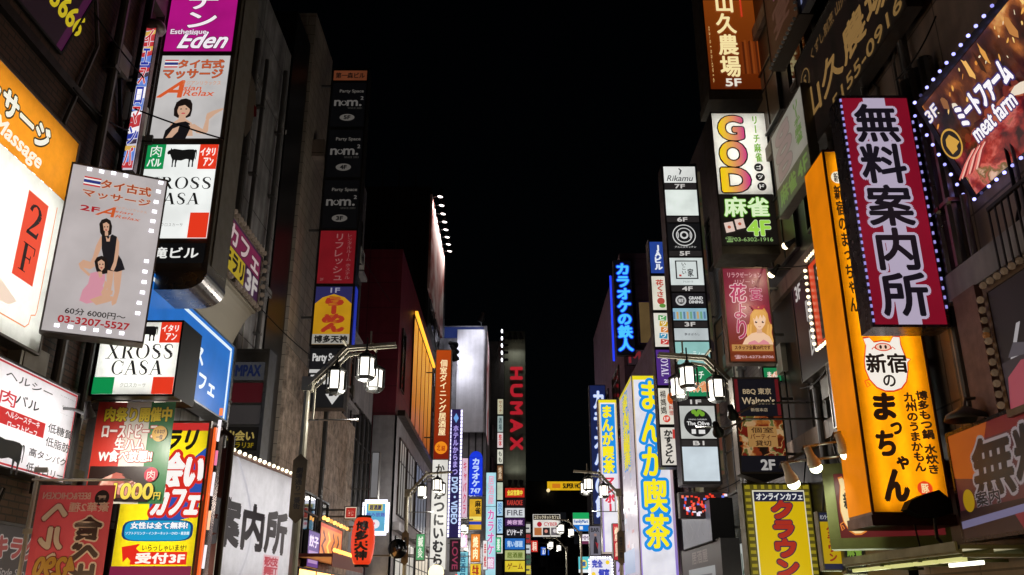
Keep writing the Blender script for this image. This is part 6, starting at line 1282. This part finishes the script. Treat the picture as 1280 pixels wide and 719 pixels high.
# ================================================================ pipes, boxes and wires that crowd the fronts
def clutter(h, y, z, w, hh, d=.16, mat=None, name='meter_box'):
    s_ = 1 if h.side < 0 else -1
    MB().box(h.L(h.fx + s_ * .003, y, z), h.L(h.fx + s_ * d, y + w, z + hh), mat or metal('8a8680', .5, .2)).build(name, h.root)
def conduit(h, pts, r=.022, mat=GREY):
    s_ = 1 if h.side < 0 else -1
    MB().tube([h.L(h.fx + s_ * .05, y, z) for y, z in pts], r, mat, 6).build('conduit', h.root)
DUCT = metal('9a9a98', .35, .7)
for h, y0, y1, z0, z1 in ((LB, 12.4, 18, 5.6, 12.8), (RB, 12.8, 17, 4.6, 6.2), (RC, 17.8, 21.5, 4.6, 12), (RA, 7.5, 12.2, 6.6, 14), (LE, 22.5, 29, 7.6, 14.5), (RD, 27.6, 39, 4, 10), (LA, 8.8, 11, 3.4, 13)):
    r_ = random.Random(int(h.H * 10))
    for k in range(7):
        y, z = y0 + (y1 - y0) * r_.random(), z0 + (z1 - z0) * r_.random()
        clutter(h, y, z, .2 + .3 * r_.random(), .25 + .35 * r_.random(), (.1 + .1 * r_.random()) * (.6 if h is RB else 1), r_.choice((metal('8a8680', .5, .2), metal('6a6660', .5, .2), WHITEP)))
        y2 = y + .1; conduit(h, [(y2, z), (y2, z - .6 - r_.random()), (y2 + (r_.random() - .5) * 1.6, z - 1.3 - r_.random()), (y2 + .2, max(2.8, z - 3.5))], .014 + .014 * r_.random(), r_.choice((GREY, BLACKP, WHITEP)))
    for k in range(2):
        y = y0 + (y1 - y0) * (.2 + .6 * r_.random()); h.pipe(y, 2.8, z1, .045 + .03 * r_.random(), r_.choice((GREY, DARK)), .12)
for h, y, z, z1 in ((RC, 23.6, 4.4, 11.4), (LE, 26, 7.6, 14)):
    s_ = 1 if h.side < 0 else -1
    m = MB(); m.box(h.L(h.fx + s_ * .003, y, z), h.L(h.fx + s_ * .36, y + .5, z1), DUCT)
    for k in range(int((z1 - z) / .9)): m.box(h.L(h.fx + s_ * .002, y - .03, z + .4 + .9 * k), h.L(h.fx + s_ * .39, y + .53, z + .45 + .9 * k), DUCT)
    m.build('duct', h.root)
for px, py, X, qx, qy, QX, lab, sg in (
    (440, 300, -5.2, 545, 440, -4.6, 'sagging wire from the party space column to the amber sign', .5),
    (300, 355, -5.3, 440, 470, -5.2, 'wire running along the concrete and stone fronts', .35),
    (905, 322, 5.3, 1010, 332, 4.9, 'wire between the mahjong sign foot and the red bulb sign', .12),
    (1000, 485, 5.0, 1045, 440, 4.9, 'wire under the black 3F board', .15),
    (855, 610, 5.3, 925, 600, 5.3, 'wire behind the tall tenant column foot', .2),
    (1120, 100, 5.3, 1170, 20, 5.4, 'wire on the panelled wall above the red information sign', .1),
    (470, 600, -5.2, 520, 560, -4.7, 'wire along the grey facing behind the red lantern', .15)):
    cable(lab, pt(px, py, X=X), pt(qx, qy, X=QX), sg, .012)
# ---- small far signs crowding the end of the street
def small(label, tl, tr, bl, Y, bg, tx, c, vert=True, side=-1, k=1., name='blade_sign', border=None):
    s_ = Sign(name, label, tl, tr, bl, dict(Y=Y), dep=.35, mat=GREY, rim=.025, k=k)
    a_ = s_.art(); a_.bg(bg)
    if border: a_.frame(.06, border, .02)
    if tx: a_.t(tx, .18, .08, .82, .92, c, .04, vert=vert)
    a_.build('panel', s_.root); s_.bracket(side, .8)
small('white and red grill sign low beside the amber restaurant sign', (604, 676), (609, 676), (603, 712), 57, 'ece8e8', '串焼', 'c02a30')
small('small green pharmacy sign at the street end by the pale blue karaoke sign', (620, 672), (626, 672), (620, 690), 72, '38b070', '薬', 'f0f8f0')
small('tiny white sign above the far left lamp', (593, 642), (600, 642), (592, 662), 60, 'e4e4f0', '酒', '3048a0')
small('pink snack bar sign low behind the far left lamp', (577, 660), (584, 660), (576, 684), 53, 'e080b0', 'スナック', 'fff0f8')
small('low yellow sign under the amber restaurant sign', (588, 705), (601, 705), (587, 724), 55, 'e8c030', '牛丼', 'a02418', False)
small('tiny red sign right of the tower panels', (664, 676), (672, 676), (664, 690), 88, 'c83028', '寿司', 'ffe8d0', False, 1)
small('tiny blue sign far off under the comic cafe sign', (676, 684), (686, 684), (676, 694), 100, '2858c0', 'カフェ', 'e8f0ff', False, 1)
small('narrow white sign low on the right before the far lamps', (741, 676), (749, 676), (742, 697), 50, 'ece8f0', '個室', 'c03060', True, 1)
small('red vertical sign low between the two manga cafe signs', (766, 655), (774, 655), (768, 700), 34, 'c02c38', '焼鳥', 'ffe8c8', True, 1, .8)
small('lilac sign at the foot of the huge manga cafe sign', (770, 702), (782, 702), (771, 730), 33.5, 'b8a8e0', 'バー', '3a2470', True, 1)
small('green lit sign low on the grey facing beside the white hiragana sign', (521, 668), (531, 668), (519, 700), 33.6, '58a870', '鍼灸', 'f0f8e8', True, -1, .8)
small('tall white strip sign on the low grey building past the stone wall', (466, 566), (474, 566), (464, 622), 29.2, 'a8a8ac', '', '', True, -1, .35)
small('small red framed notice sign over the ramen awning end', (432, 634), (446, 634), (430, 648), 25.5, 'e8d8c0', '営業中', 'b02820', False, -1, .9, border='b02820')
P = pt(497, 686, Y=30.5); t = thing('street_mirror', 'round dark convex mirror beside the grey facing', 'mirror', loc=P)
MB().ball((0, 0, 0), .33, metal('4a4c50', .12, 1), 16, (1, .35, 1)).build('mirror', t, True); MB().tube([(0, .1, 0), (-.3, .4, -.2), (-1.0, .5, -.2)], .03, GREY).build('arm', t)
P = pt(545, 716, Y=35); t = thing('globe_lamp', 'glowing cream globe lamp under the white hiragana sign', 'lamp', loc=P)
MB().ball((0, 0, 0), .3, lit('fff0c0', 1.6, True), 16).build('globe', t, True); MB().tube([(0, 0, .28), (0, 0, .5), (-1.2, 0, .6)], .025, DARK).build('arm', t)
